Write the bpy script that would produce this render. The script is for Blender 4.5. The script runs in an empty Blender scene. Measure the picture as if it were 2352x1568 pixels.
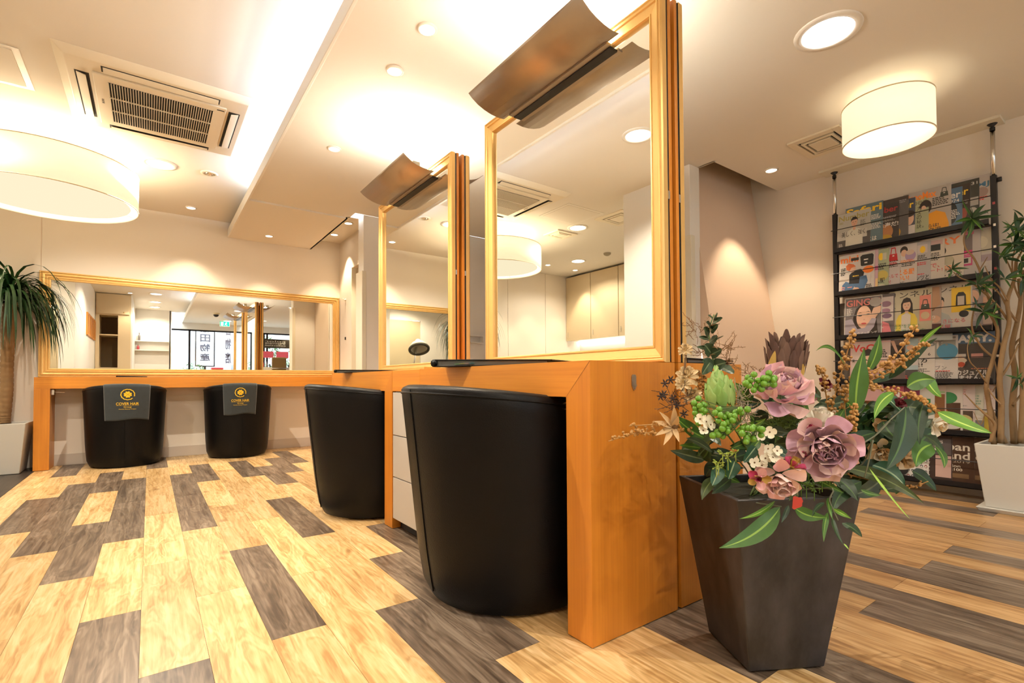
import bpy, bmesh, math, random
from mathutils import Vector, Matrix
import numpy as np
S = bpy.context.scene
COL = S.collection
PI = math.pi
# ---------------------------------------------------------------- camera
CF, CP, CR, CY, CCX, CCY, CH = 1137.0, 0.0216, -0.0057, -0.6323, 1177.1, 850.5, 0.7241
_r = np.array([math.cos(CY), math.sin(CY), 0.]); _f = np.array([-math.sin(CY), math.cos(CY), 0.]); _u = np.array([0, 0, 1.])
_f2 = _f*math.cos(CP)+_u*math.sin(CP); _u2 = _u*math.cos(CP)-_f*math.sin(CP)
CRT = _r*math.cos(CR)+_u2*math.sin(CR); CUP = _u2*math.cos(CR)-_r*math.sin(CR); CFW = _f2
cam_d = bpy.data.cameras.new('camera'); cam = bpy.data.objects.new('camera', cam_d); COL.objects.link(cam)
cam.matrix_world = Matrix(((CRT[0], CUP[0], -CFW[0], 0), (CRT[1], CUP[1], -CFW[1], 0), (CRT[2], CUP[2], -CFW[2], CH), (0, 0, 0, 1)))
cam_d.sensor_width = 36; cam_d.lens = CF*36/2352
cam_d.shift_x = -(CCX-1176)/2352; cam_d.shift_y = (CCY-784)/2352
cam_d.clip_start = 0.05; cam_d.clip_end = 60
S.camera = cam
def at(px, py, d):                     # a point seen at pixel (px, py), d metres deep
    v = CFW + CRT*(px-CCX)/CF - CUP*(py-CCY)/CF
    return Vector((v[0]*d, v[1]*d, CH+v[2]*d))
def on(px, py, ax, val):               # the same pixel met on a plane X/Y/Z = val
    v = CFW + CRT*(px-CCX)/CF - CUP*(py-CCY)/CF
    t = (val-(0, 0, CH)[ax])/v[ax]
    return Vector((v[0]*t, v[1]*t, CH+v[2]*t))
# ---------------------------------------------------------------- world, exposure
S.view_settings.view_transform = 'Standard'; S.view_settings.look = 'None'
S.view_settings.gamma = 1.0; S.view_settings.use_curve_mapping = False
S.view_settings.exposure = 0.74
W = bpy.data.worlds.new('world'); S.world = W; W.use_nodes = True
W.node_tree.nodes['Background'].inputs[0].default_value = (0.86, 0.93, 1.0, 1)
W.node_tree.nodes['Background'].inputs[1].default_value = 4.5
WARM = (1.0, 0.80, 0.56); WARMW = (1.0, 0.90, 0.74); COOL = (0.84, 0.92, 1.0)
def light(kind, name, loc, power, color, **k):
    d = bpy.data.lights.new(name, kind); d.energy = power; d.color = color
    for a, b in k.items():
        if a not in ('rot',): setattr(d, a, b)
    o = bpy.data.objects.new(name, d); o.location = loc
    if 'rot' in k: o.rotation_euler = k['rot']
    COL.objects.link(o); return o
light('AREA', 'stair_light', (3.68, 2.75, 3.1), 30, (1.0, 0.72, 0.5), shape='RECTANGLE', size=0.6, size_y=0.5)
DOWN = [  # x, y, ceiling z, radius, power, tone
    (0.966, 1.933, 2.265, .033, 12, WARM), (0.967, 2.291, 2.265, .033, 10, WARM), (0.970, 3.299, 2.265, .033, 11, WARM),
    (0.988, 5.62, 2.25, .033, 7, WARM), (1.645, 5.589, 2.37, .036, 10, WARM), (1.645, 5.106, 2.37, .036, 10, WARM),
    (0.048, 4.629, 2.406, .085, 22, WARMW), (0.305, 5.62, 2.406, .036, 8, WARM),
    (2.413, 0.914, 2.265, .10, 13, WARMW), (3.673, 1.780, 2.265, .036, 9, WARM),
    (-0.05, 2.195, 2.406, .085, 20, WARMW), (-1.14, 3.93, 2.406, .085, 8, WARMW), (-2.2, 5.03, 2.406, .085, 8, WARMW),
    (-2.56, 5.47, 2.406, .036, 7, WARM), (-1.35, 5.45, 2.406, .036, 7, WARM), (-2.0, 5.45, 2.406, .036, 7, WARM), (-1.55, 2.75, 2.406, .085, 14, WARMW),  # last downlight is an added helper that brightens the dim alcove front
    (-0.31, 0.22, 2.406, .036, 5, WARM), (0.08, 0.35, 2.406, .085, 4, WARMW), (0.08, -0.78, 2.406, .085, 8, WARMW), (0.08, -1.64, 2.406, .085, 8, WARMW),
    (2.31, -1.79, 2.265, .036, 6, WARM), (1.53, -0.21, 2.265, .085, 5, WARMW), (1.55, -2.29, 2.265, .085, 8, WARMW), (3.05, -2.4, 2.265, .036, 6, WARM)]
for i, (x, y, z, r, p, c) in enumerate(DOWN):
    light('SPOT', 'downlight_beam', (x, y, z-.02), p*3.6, c, spot_size=math.radians((150 if x < 2 else 100) if r > .05 else 76), spot_blend=.5, shadow_soft_size=.008, rot=(0, 0, 0))
# ---------------------------------------------------------------- materials
MATS = {}
def mat(name, col=(.8, .8, .8), rough=.5, metal=0., spec=.5, emit=None, es=0., bump=0., bscale=200., var=0., vscale=3., trans=0., coat=0., sheen=0.):
    if name in MATS: return MATS[name]
    m = bpy.data.materials.new(name); m.use_nodes = True; nt = m.node_tree; b = nt.nodes['Principled BSDF']
    b.inputs['Base Color'].default_value = (*col, 1); b.inputs['Roughness'].default_value = rough
    b.inputs['Metallic'].default_value = metal; b.inputs['Specular IOR Level'].default_value = spec
    b.inputs['Transmission Weight'].default_value = trans; b.inputs['Coat Weight'].default_value = coat
    b.inputs['Sheen Weight'].default_value = sheen
    if emit: b.inputs['Emission Color'].default_value = (*emit, 1); b.inputs['Emission Strength'].default_value = es
    N = nt.nodes; L = nt.links
    if var or bump:
        tc = N.new('ShaderNodeTexCoord')
    if var:
        n = N.new('ShaderNodeTexNoise'); n.inputs['Scale'].default_value = vscale; n.inputs['Detail'].default_value = 5
        mx = N.new('ShaderNodeMix'); mx.data_type = 'RGBA'; mx.inputs[6].default_value = (*[c*(1-var) for c in col], 1)
        mx.inputs[7].default_value = (*[min(1, c*(1+var)) for c in col], 1)
        L.new(tc.outputs['Object'], n.inputs['Vector']); L.new(n.outputs['Fac'], mx.inputs[0]); L.new(mx.outputs[2], b.inputs['Base Color'])
    if bump:
        n2 = N.new('ShaderNodeTexNoise'); n2.inputs['Scale'].default_value = bscale; n2.inputs['Detail'].default_value = 3
        bp = N.new('ShaderNodeBump'); bp.inputs['Strength'].default_value = bump; bp.inputs['Distance'].default_value = .002
        L.new(tc.outputs['Object'], n2.inputs['Vector']); L.new(n2.outputs['Fac'], bp.inputs['Height']); L.new(bp.outputs[0], b.inputs['Normal'])
    MATS[name] = m; return m
def wood(name, c1, c2, c3, stretch=(1, 1, .04), scale=30., rough=.35, bump=.08, rnd=False, knots=False, streak=1.0, lo=.38, hi=.62):
    if name in MATS: return MATS[name]
    m = bpy.data.materials.new(name); m.use_nodes = True; nt = m.node_tree; b = nt.nodes['Principled BSDF']; N = nt.nodes; L = nt.links
    tc = N.new('ShaderNodeTexCoord'); mp = N.new('ShaderNodeMapping'); mp.inputs['Scale'].default_value = stretch
    src = tc.outputs['Object']
    if rnd:
        oi = N.new('ShaderNodeObjectInfo'); ml = N.new('ShaderNodeMath'); ml.operation = 'MULTIPLY'; ml.inputs[1].default_value = 37.0
        cx = N.new('ShaderNodeCombineXYZ'); va = N.new('ShaderNodeVectorMath'); va.operation = 'ADD'
        L.new(oi.outputs['Random'], ml.inputs[0]); L.new(ml.outputs[0], cx.inputs[0]); L.new(ml.outputs[0], cx.inputs[1]); L.new(ml.outputs[0], cx.inputs[2])
        L.new(src, va.inputs[0]); L.new(cx.outputs[0], va.inputs[1]); src = va.outputs[0]
    L.new(src, mp.inputs['Vector'])
    n1 = N.new('ShaderNodeTexNoise'); n1.inputs['Scale'].default_value = scale; n1.inputs['Detail'].default_value = 6; n1.inputs['Roughness'].default_value = .6
    L.new(mp.outputs[0], n1.inputs['Vector'])
    mp2 = N.new('ShaderNodeMapping'); mp2.inputs['Scale'].default_value = [1 if s == 1 else s*3.5 for s in stretch]; L.new(src, mp2.inputs['Vector'])
    n2 = N.new('ShaderNodeTexNoise'); n2.inputs['Scale'].default_value = scale*.22; n2.inputs['Detail'].default_value = 3; n2.inputs['Distortion'].default_value = .6 if knots else .1
    L.new(mp2.outputs[0], n2.inputs['Vector'])
    rp = N.new('ShaderNodeValToRGB'); e = rp.color_ramp.elements; e[0].position = lo; e[0].color = (*c1, 1); e[1].position = hi; e[1].color = (*c3, 1)
    k = e.new(.5); k.color = (*c2, 1)
    ad = N.new('ShaderNodeMath'); ad.operation = 'MULTIPLY_ADD'; ad.inputs[1].default_value = .5*streak
    if knots:   # cathedral grain: contour lines of the low noise
        sn = N.new('ShaderNodeMath'); sn.operation = 'MULTIPLY'; sn.inputs[1].default_value = 48.0
        s2 = N.new('ShaderNodeMath'); s2.operation = 'SINE'; s3 = N.new('ShaderNodeMath'); s3.operation = 'MULTIPLY_ADD'; s3.inputs[1].default_value = .11
        L.new(n2.outputs['Fac'], sn.inputs[0]); L.new(sn.outputs[0], s2.inputs[0]); L.new(s2.outputs[0], s3.inputs[0]); L.new(n2.outputs['Fac'], s3.inputs[2])
        low = s3.outputs[0]
    else: low = n2.outputs['Fac']
    hf = N.new('ShaderNodeMath'); hf.operation = 'MULTIPLY'; hf.inputs[1].default_value = 1-.5*streak
    L.new(low, hf.inputs[0]); L.new(n1.outputs['Fac'], ad.inputs[0]); L.new(hf.outputs[0], ad.inputs[2]); L.new(ad.outputs[0], rp.inputs[0])
    colr = rp.outputs[0]
    if knots:
        vo = N.new('ShaderNodeTexVoronoi'); vo.inputs['Scale'].default_value = 5.5; mp3 = N.new('ShaderNodeMapping'); mp3.inputs['Scale'].default_value = (1, .55, .2)
        L.new(src, mp3.inputs['Vector']); L.new(mp3.outputs[0], vo.inputs['Vector'])
        kr = N.new('ShaderNodeValToRGB'); ke = kr.color_ramp.elements; ke[0].position = .03; ke[0].color = (.28, .17, .09, 1); ke[1].position = .13; ke[1].color = (1, 1, 1, 1)
        L.new(vo.outputs['Distance'], kr.inputs[0]); mk = N.new('ShaderNodeMix'); mk.data_type = 'RGBA'; mk.blend_type = 'MULTIPLY'; mk.inputs[0].default_value = .55
        L.new(colr, mk.inputs[6]); L.new(kr.outputs[0], mk.inputs[7]); colr = mk.outputs[2]
    if rnd:
        hv = N.new('ShaderNodeHueSaturation'); mr = N.new('ShaderNodeMapRange'); mr.inputs[3].default_value = .82; mr.inputs[4].default_value = 1.12
        L.new(oi.outputs['Random'], mr.inputs[0]); L.new(mr.outputs[0], hv.inputs['Value']); L.new(colr, hv.inputs['Color']); colr = hv.outputs[0]
    L.new(colr, b.inputs['Base Color']); b.inputs['Roughness'].default_value = rough
    bp = N.new('ShaderNodeBump'); bp.inputs['Strength'].default_value = bump; bp.inputs['Distance'].default_value = .001
    L.new(n1.outputs['Fac'], bp.inputs['Height']); L.new(bp.outputs[0], b.inputs['Normal'])
    MATS[name] = m; return m
def emis(name, col, s):
    if name in MATS: return MATS[name]
    m = bpy.data.materials.new(name); m.use_nodes = True; nt = m.node_tree; nt.nodes.clear()
    e = nt.nodes.new('ShaderNodeEmission'); o = nt.nodes.new('ShaderNodeOutputMaterial'); e.inputs[0].default_value = (*col, 1); e.inputs[1].default_value = s
    nt.links.new(e.outputs[0], o.inputs[0]); MATS[name] = m; return m
def glassy(name, tint=(.95, .98, 1), f=.12):
    if name in MATS: return MATS[name]
    m = bpy.data.materials.new(name); m.use_nodes = True; nt = m.node_tree; nt.nodes.clear(); N = nt.nodes
    t = N.new('ShaderNodeBsdfTransparent'); t.inputs[0].default_value = (*tint, 1); g = N.new('ShaderNodeBsdfGlossy'); g.inputs['Roughness'].default_value = .03
    x = N.new('ShaderNodeMixShader'); x.inputs[0].default_value = f; o = N.new('ShaderNodeOutputMaterial')
    nt.links.new(t.outputs[0], x.inputs[1]); nt.links.new(g.outputs[0], x.inputs[2]); nt.links.new(x.outputs[0], o.inputs[0]); MATS[name] = m; return m
PAINT = mat('wall_paint', (.82, .74, .64), .75, bump=.05, bscale=350)
PAINTW = mat('white_paint', (.86, .82, .76), .7, bump=.04, bscale=350)
PINK = mat('pinkish_paint', (.80, .60, .45), .75, bump=.05, bscale=300)
CEIL = mat('ceiling_paint', (.83, .78, .70), .8, bump=.03, bscale=400)
OFFW = mat('offwhite_plastic', (.80, .74, .60), .45)
OAKV = wood('cherry_vertical', (.50, .165, .018), (.62, .225, .024), (.74, .30, .036), (1, 1, .02), 110, .38, .04, streak=1.1, lo=.22, hi=.82)
OAKH = wood('cherry_horizontal', (.54, .18, .02), (.67, .25, .026), (.80, .34, .04), (1, .02, 1), 110, .38, .04, streak=1.1, lo=.22, hi=.82)
OAKX = wood('cherry_crosswise', (.54, .18, .02), (.67, .25, .026), (.80, .34, .04), (.02, 1, 1), 110, .38, .04, streak=1.1, lo=.22, hi=.82)
GOLD = mat('gold_leaf', (.80, .51, .18), .36, .5, bump=.05, bscale=120, var=.06, vscale=20)
GOLD2 = mat('gold_flat', (.80, .50, .17), .45, .35, var=.08, vscale=12)
MIRROR = mat('mirror_silver', (.93, .95, .92), .0, 1.0)
BLACK = mat('black_edge', (.012, .012, .014), .5)
LEATHER = mat('black_leather', (.0025, .0025, .003), .40, spec=.20, bump=.35, bscale=260)
BLKM = mat('black_steel', (.012, .012, .016), .4, .2)
CHROME = mat('chrome', (.75, .74, .72), .22, 1.0)
STEEL = mat('brushed_steel', (.40, .335, .27), .40, .9, bump=.04, bscale=300, var=.04, vscale=40)
DARKIN = mat('dark_inside', (.03, .025, .02), .8)
PL = wood('plank_light', (.44, .25, .09), (.66, .43, .19), (.80, .59, .33), (1, .05, 1), 75, .34, .12, True, True, 1.15, .36, .66)
PM = wood('plank_tan', (.30, .155, .06), (.46, .265, .11), (.60, .39, .19), (1, .04, 1), 75, .34, .12, True, True, 1.15, .36, .66)
PD = wood('plank_dark', (.075, .05, .034), (.165, .118, .082), (.30, .23, .17), (1, .04, 1), 80, .36, .14, True, True, 1.15, .36, .66)
# ---------------------------------------------------------------- mesh helpers
class MB:
    def __init__(s): s.v = []; s.f = []; s.m = []
    def add(s, vs, fs, m=0):
        k = len(s.v); s.v += [tuple(p) for p in vs]; s.f += [tuple(i+k for i in f) for f in fs]
        s.m += (m if isinstance(m, list) else [m]*len(fs)); return s
    def box(s, x0, x1, y0, y1, z0, z1, m=0):
        return s.add([(x0, y0, z0), (x1, y0, z0), (x1, y1, z0), (x0, y1, z0), (x0, y0, z1), (x1, y0, z1), (x1, y1, z1), (x0, y1, z1)],
                     [(0, 3, 2, 1), (4, 5, 6, 7), (0, 1, 5, 4), (1, 2, 6, 5), (2, 3, 7, 6), (3, 0, 4, 7)], m)
    def hexa(s, b, t, m=0):   # 4 bottom, 4 top
        return s.add(list(b)+list(t), [(0, 3, 2, 1), (4, 5, 6, 7), (0, 1, 5, 4), (1, 2, 6, 5), (2, 3, 7, 6), (3, 0, 4, 7)], m)
    def tube(s, pts, r, n=8, m=0, cap=True):
        pts = [Vector(p) for p in pts]; rs = r if isinstance(r, (list, tuple)) else [r]*len(pts)
        vs = []; prev = None
        for i, p in enumerate(pts):
            t = (pts[min(i+1, len(pts)-1)]-pts[max(i-1, 0)])
            t = t.normalized() if t.length > 1e-9 else Vector((0, 0, 1))
            if prev is None:
                a = Vector((0, 0, 1)) if abs(t.z) < .9 else Vector((1, 0, 0)); u = t.cross(a).normalized()
            else:
                u = (prev-t*prev.dot(t)); u = u.normalized() if u.length > 1e-6 else t.orthogonal().normalized()
            prev = u; w = t.cross(u)
            for j in range(n):
                a = 2*PI*j/n; vs.append(p+(u*math.cos(a)+w*math.sin(a))*rs[i])
        fs = []
        for i in range(len(pts)-1):
            for j in range(n):
                fs.append((i*n+j, i*n+(j+1) % n, (i+1)*n+(j+1) % n, (i+1)*n+j))
        if cap: fs.append(tuple(range(n-1, -1, -1))); fs.append(tuple((len(pts)-1)*n+j for j in range(n)))
        return s.add(vs, fs, m)
    def lathe(s, prof, n=32, c=(0, 0, 0), m=0):  # (r, z) open profile
        vs = []; fs = []
        for r, z in prof:
            for j in range(n):
                a = 2*PI*j/n; vs.append((c[0]+r*math.cos(a), c[1]+r*math.sin(a), c[2]+z))
        for i in range(len(prof)-1):
            for j in range(n):
                fs.append((i*n+j, i*n+(j+1) % n, (i+1)*n+(j+1) % n, (i+1)*n+j))
        return s.add(vs, fs, m)
    def disk(s, c, r, n=32, m=0, up=True):
        vs = [(c[0]+r*math.cos(2*PI*j/n), c[1]+r*math.sin(2*PI*j/n), c[2]) for j in range(n)]
        return s.add(vs, [tuple(range(n)) if up else tuple(range(n-1, -1, -1))], m)
    def grid(s, fn, nu, nv, m=0, wrap=False):
        vs = [fn(i/nu, j/nv) for i in range(nu+1) for j in range(nv+1)]
        fs = [(i*(nv+1)+j, (i+1)*(nv+1)+j, (i+1)*(nv+1)+j+1, i*(nv+1)+j+1) for i in range(nu) for j in range(nv)]
        return s.add(vs, fs, m)
    def ball(s, c, r, n=8, k=6, m=0, sc=(1, 1, 1)):
        vs = [(c[0], c[1], c[2]+r*sc[2])]
        for i in range(1, k):
            a = PI*i/k
            for j in range(n):
                b = 2*PI*j/n; vs.append((c[0]+r*sc[0]*math.sin(a)*math.cos(b), c[1]+r*sc[1]*math.sin(a)*math.sin(b), c[2]+r*sc[2]*math.cos(a)))
        vs.append((c[0], c[1], c[2]-r*sc[2])); e = len(vs)-1
        fs = [(0, 1+j, 1+(j+1) % n) for j in range(n)]
        for i in range(k-2):
            for j in range(n): fs.append((1+i*n+j, 1+(i+1)*n+j, 1+(i+1)*n+(j+1) % n, 1+i*n+(j+1) % n))
        fs += [(e, 1+(k-2)*n+(j+1) % n, 1+(k-2)*n+j) for j in range(n)]
        return s.add(vs, fs, m)
    def mesh(s, name, mats, base=(0, 0, 0), smooth=False):
        me = bpy.data.meshes.new(name)
        me.from_pydata([(p[0]-base[0], p[1]-base[1], p[2]-base[2]) for p in s.v], [], s.f)
        for q in (mats if isinstance(mats, (list, tuple)) else [mats]): me.materials.append(q)
        me.polygons.foreach_set('material_index', s.m)
        if smooth: me.polygons.foreach_set('use_smooth', [True]*len(s.f))
        me.update(); return me
    def build(s, name, mats, parent=None, base=None, smooth=False, bevel=0, solid=0, label=None, clean=False):
        if base is None: base = tuple(wloc(parent)) if parent else (0, 0, 0)
        me = s.mesh(name, mats, base, smooth)
        if clean:
            bm = bmesh.new(); bm.from_mesh(me); bmesh.ops.remove_doubles(bm, verts=bm.verts, dist=1e-5); bmesh.ops.recalc_face_normals(bm, faces=bm.faces); bm.to_mesh(me); bm.free()
        o = bpy.data.objects.new(name, me); COL.objects.link(o)
        if parent: o.parent = parent
        else: o.location = base
        if solid:
            q = o.modifiers.new('thickness', 'SOLIDIFY'); q.thickness = solid; q.offset = 0
        if bevel:
            q = o.modifiers.new('bevel', 'BEVEL'); q.width = bevel; q.segments = 2; q.limit_method = 'ANGLE'
        if label: o['label'] = label
        return o
def wloc(o):
    v = Vector((0, 0, 0))
    while o: v += o.location; o = o.parent
    return v
def thing(name, label, cat, loc=(0, 0, 0), group=None):
    o = bpy.data.objects.new(name, None); o.empty_display_size = .1; COL.objects.link(o); o.location = loc
    return tag(o, label, cat, group)
def tag(o, label, cat, group=None, kind=None):
    o['label'] = label; o['category'] = cat
    if group: o['group'] = group
    if kind: o['kind'] = kind
    return o
def struct(o): o['kind'] = 'structure'; return o
def copy_tree(o, parent=None):
    c = o.copy(); COL.objects.link(c); c.parent = parent
    for ch in list(o.children): copy_tree(ch, c)
    return c
_tc = {}
def text_mesh(s, bold=0.0):            # flat lettering: (verts 2D, faces), cap height about .7
    k = (s, bold)
    if k in _tc: return _tc[k]
    cu = bpy.data.curves.new('lettering', 'FONT'); cu.body = s; cu.size = 1; cu.resolution_u = 3; cu.offset = bold
    o = bpy.data.objects.new('lettering', cu); COL.objects.link(o)
    dg = bpy.context.evaluated_depsgraph_get(); dg.update()
    me = bpy.data.meshes.new_from_object(o.evaluated_get(dg))
    vs = [(v.co.x, v.co.y) for v in me.vertices]; fs = [tuple(p.vertices) for p in me.polygons]
    bpy.data.objects.remove(o); bpy.data.curves.remove(cu); bpy.data.meshes.remove(me)
    if not vs: vs = [(0, 0), (1, 0), (1, 1)]; fs = []
    x0 = min(v[0] for v in vs); x1 = max(v[0] for v in vs); y0 = min(v[1] for v in vs); y1 = max(v[1] for v in vs)
    _tc[k] = (vs, fs, x0, x1, y0, y1); return _tc[k]
def fit_text(s, u0, u1, v0, v1, bold=0.0):  # lettering stretched into a rectangle -> verts2D, faces
    vs, fs, x0, x1, y0, y1 = text_mesh(s, bold)
    return [(u0+(a-x0)/max(1e-6, x1-x0)*(u1-u0), v0+(b-y0)/max(1e-6, y1-y0)*(v1-v0)) for a, b in vs], fs
# ================================================================ SETTING
def sbox(name, m, *b, bevel=0):
    return struct(MB().box(*b).build(name, m, base=((b[0]+b[1])/2, (b[2]+b[3])/2, b[4]), bevel=bevel))
ZH, ZL = 2.406, 2.265
# floor: boards laid in half-lapped rows
fl = sbox('floor', mat('subfloor', (.05, .03, .02), .9), -3.2, 4.6, -3.4, 6.1, -.06, -.004)
PW, PLEN, PX0 = .1495, .9175, -.0166
dark = {(2, 1.54), (-1, 1.08), (0, .62), (1, 2.92), (4, 2.46), (2, 4.30), (4, 4.30), (5, 3.84), (-1, 2.92), (-1, 3.84), (-2, 2.46), (-2, 4.30),
        (-3, 2.92), (-3, 3.84), (-4, 3.38), (5, 1.08), (4, .62), (6, 1.54), (0, 5.22), (7, 4.76), (8, .62), (12, -.3), (16, -.3), (15, .16), (13, .16), (18, -.3),
        (21, .16), (24, .62), (9, .16), (3, 5.60), (6, 4.30), (-4, 5.22), (5, 5.6), (10, 1.54), (22, 1.54), (19, 1.08), (-5, 1.08), (1, 5.6), (26, .62)}
tan_ = {(14, .62), (17, .16), (12, .62), (10, -.3), (11, .16), (18, .62), (16, .62), (20, .62), (22, -.3), (23, .16), (19, .16)}
pm = MB().box(.0004, PW-.0004, .0005, PLEN-.0005, -.004, 0).mesh('plank', PL)
edge = MB()
def seen(x, y):
    d = Vector((x, y, -CH)); z = d.dot(Vector(CFW))
    if z < .35: return False
    u = CCX+CF*d.dot(Vector(CRT))/z; v = CCY-CF*d.dot(Vector(CUP))/z
    return -80 < u < 2450 and v < 1700
rest = []
for k in range(-5, 28):
    off = .62 if k % 2 == 0 else 1.08
    for n in range(-5, 6):
        y = off+PLEN*n; x = PX0+PW*k
        key = (k, y)
        isd = any(a == k and abs(b-y) < .06 for a, b in dark); ist = any(a == k and abs(b-y) < .06 for a, b in tan_)
        y1 = min(y+PLEN, 5.925); y0 = max(y, -3.27)
        if y1-y0 < .02: continue
        if not isd and not ist:
            rr = random.Random(k*31+n*7).random(); 
            if k > 8 and rr < .55: ist = True
            if rr > .965: isd = True
        vis = any(seen(x+a*PW, y0+b*(y1-y0)) for a in (0, 1) for b in (0, .25, .5, .75, 1)) and not (x > 3.3 and y > 2.2)
        M_ = PD if isd else (PM if ist else PL)
        if vis:
            full = y1-y0 > PLEN-.001
            me = pm if full else MB().box(.0004, PW-.0004, .0005, y1-y0-.0005, -.004, 0).mesh('plank', PL)
            o = bpy.data.objects.new('plank', me); COL.objects.link(o); o.parent = fl; o.location = Vector((x, y0, 0))-wloc(fl)
            o.material_slots[0].link = 'OBJECT'; o.material_slots[0].material = M_
        else: rest.append((x, y0, y1, 1 if isd else 0))
b = MB()
for x, y0, y1, d in rest: b.box(x+.0004, x+PW-.0004, y0+.0005, y1-.0005, -.004, 0, d)
o = b.build('plank_field', [PL, PD], fl); o['kind'] = 'stuff'
# dark vinyl in the alcove on the left
PDV = wood('plank_charcoal', (.03, .022, .018), (.05, .038, .03), (.075, .06, .05), (1, .06, 1), 30, .4, .1, True)
b = MB()
for k in range(16):
    x = -.766-(k+1)*.1495; yy = 2.05+(k % 2)*.45-.9175
    while yy < 5.93:
        y0, y1 = max(yy, 2.05), min(yy+.9175, 5.93)
        if y1 > y0+.02:
            if k < 2 and y1 > 4: MB().box(x+.0004, x+.1491, y0+.0005, y1-.0005, -.004, 0).build('plank', PDV, fl)
            else: b.box(x+.0004, x+.1491, y0+.0005, y1-.0005, -.004, 0)
        yy += .9175
o = b.build('dark_plank_field', PDV, fl); o['kind'] = 'stuff'
# ceilings
sbox('ceiling', CEIL, -3.2, 1.06, -2.4, 6.0, ZH, ZH+.05)
struct(MB().box(.66, 3.2, -3.4, 4.46, ZL, ZL+.02).box(3.2, 4.3, -3.4, 1.95, ZL, ZL+.02).box(.66, 1.50, 4.46, 4.62, ZL, ZL+.02).build('ceiling_lower', CEIL))
struct(MB().box(.66, 1.48, 4.62, 6.0, 2.25, ZL+.02).build('ceiling_drop', CEIL))
struct(MB().box(.645, .66, -3.4, 6.0, 2.25, 2.335).build('trim_1', PAINTW, bevel=.002))                 # cove fascia
struct(MB().box(.98, 1.0, -3.4, 6.0, ZL+.02, ZH).build('wall_cove', PAINTW))
struct(MB().box(1.48, 1.9, 4.62, 6.0, 2.37, 2.40).build('ceiling_recess', CEIL))
struct(MB().box(1.465, 1.48, 4.62, 6.0, 2.25, 2.40).box(1.48, 1.9, 4.60, 4.62, ZL, 2.40).build('trim_2', CEIL))
# cove tubes behind the fascia
cv = thing('cove_lamp', 'white tube lamps hidden in the ceiling cove along the raised ceiling', 'lamp', (.80, 2.3, 2.29))
for i in range(4):
    y = -.1+i*1.2
    MB().tube([(.80, y, 2.315), (.80, y+1.12, 2.315)], .013, 10).build('tube', emis('cove_tube', (.72, .84, 1.0), 75), cv, smooth=True)
    MB().box(.77, .83, y, y+1.12, 2.285, 2.298).build('tray', OFFW, cv)
# back wall with seams
b = MB().box(-.775, 1.9, 5.93, 6.0, 0, 2.45)
struct(b.build('wall_back', PAINT, base=(0, 5.93, 0)))
wb = struct(MB().box(-3.2, -.765, 5.95, 6.0, 0, 2.45).build('wall_alcove', mat('seam_shadow', (.35, .25, .18), .9), base=(-2, 5.95, 0)))
for x0, x1 in ((-1.626, -.7815), (-2.349, -1.632), (-3.1, -2.355)): MB().box(x0, x1, 5.93, 5.951, 0, 2.42).build('panel', PAINT, wb)
MB().box(-.781, -.776, 5.93, 5.951, 0, 2.42).build('joint_strip', mat('joint', (.72, .58, .46), .7), wb)
struct(MB().box(-.76, 1.806, 5.918, 5.93, 0, .10).build('baseboard_back', mat('baseboard', (.62, .54, .46), .6), bevel=.002))
sbox('wall_left', PAINT, -3.2, -3.09, 2.0, 6.0, 0, 2.45)
w = struct(MB().box(-1.05, -.98, 2.03, 2.1, 0, 2.45).box(-3.1, -2.05, 2.03, 2.1, 0, 2.45).box(-2.05, -1.05, 2.03, 2.1, 2.03, 2.45).build('wall_alcove_front', PAINT))
d = struct(MB().box(-2.04, -1.06, 2.045, 2.075, 0, 2.02).build('door_1', mat('door_cream', (.66, .52, .32), .5)))
MB().tube([(-1.16, 2.085, .95), (-1.16, 2.12, .95), (-1.26, 2.12, .95)], .008, 8).build('door_handle', CHROME, d)
sbox('wall_column', PAINTW, -.98, -.82, -.1, 3.0, 0, 2.45)
sbox('wall_side', PAINTW, -.30, -.28, -2.2, -.02, 0, 2.45)
sbox('wall_niche', PAINTW, -.30, .38, -2.25, -2.17, 0, 2.45)
sbox('wall_front_left', PAINTW, .36, .40, -3.4, -2.17, 0, 2.45)
sbox('wall_right', PAINT, 4.12, 4.2, -3.4, 3.6, 0, 3.3)
wfr = struct(MB().box(.36, 4.2, -3.36, -3.28, 2.1, 2.45).build('wall_front', PAINTW))
# right corner column, wall behind the island, stair well
struct(MB().box(3.09, 3.208, 2.07, 4.5, 0, ZL).build('wall_stair', PAINTW, bevel=.003))
struct(MB().box(1.577, 3.2, 4.46, 4.6, 0, ZL).build('wall_middle', PAINTW, bevel=.002))
struct(MB().box(1.56, 1.60, 4.452, 4.62, 0, 1.745).build('trim_3', OFFW, bevel=.003))
struct(MB().box(3.086, 3.135, 2.063, 2.11, 0, 1.757).build('trim_4', OFFW, bevel=.003))
b = MB().hexa([(3.2, 1.83, 0), (4.13, 1.83, 0), (4.13, 1.93, 0), (3.2, 1.93, 0)], [(3.2, 2.30, 3.3), (4.13, 2.30, 3.3), (4.13, 2.40, 3.3), (3.2, 2.40, 3.3)])
struct(b.build('wall_stair_slope', PINK))
struct(MB().box(3.0, 4.2, 1.9, 3.0, 3.3, 3.35).box(3.19, 3.21, 1.94, 3.0, ZL, 3.3).box(3.2, 4.2, 1.93, 1.95, ZL+.02, 3.3).build('ceiling_stair', CEIL))
w = struct(MB().box(1.806, 1.86, 5.485, 6.0, 0, 2.40).box(1.806, 1.86, 4.6, 5.485, 1.996, 2.40).build('wall_passage', PAINT, base=(1.8, 5, 0)))
struct(MB().box(1.86, 2.5, 4.6, 5.55, 0, 2.1).build('wall_passage_inner', mat('beige_shadow', (.55, .42, .30), .8)))
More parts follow.
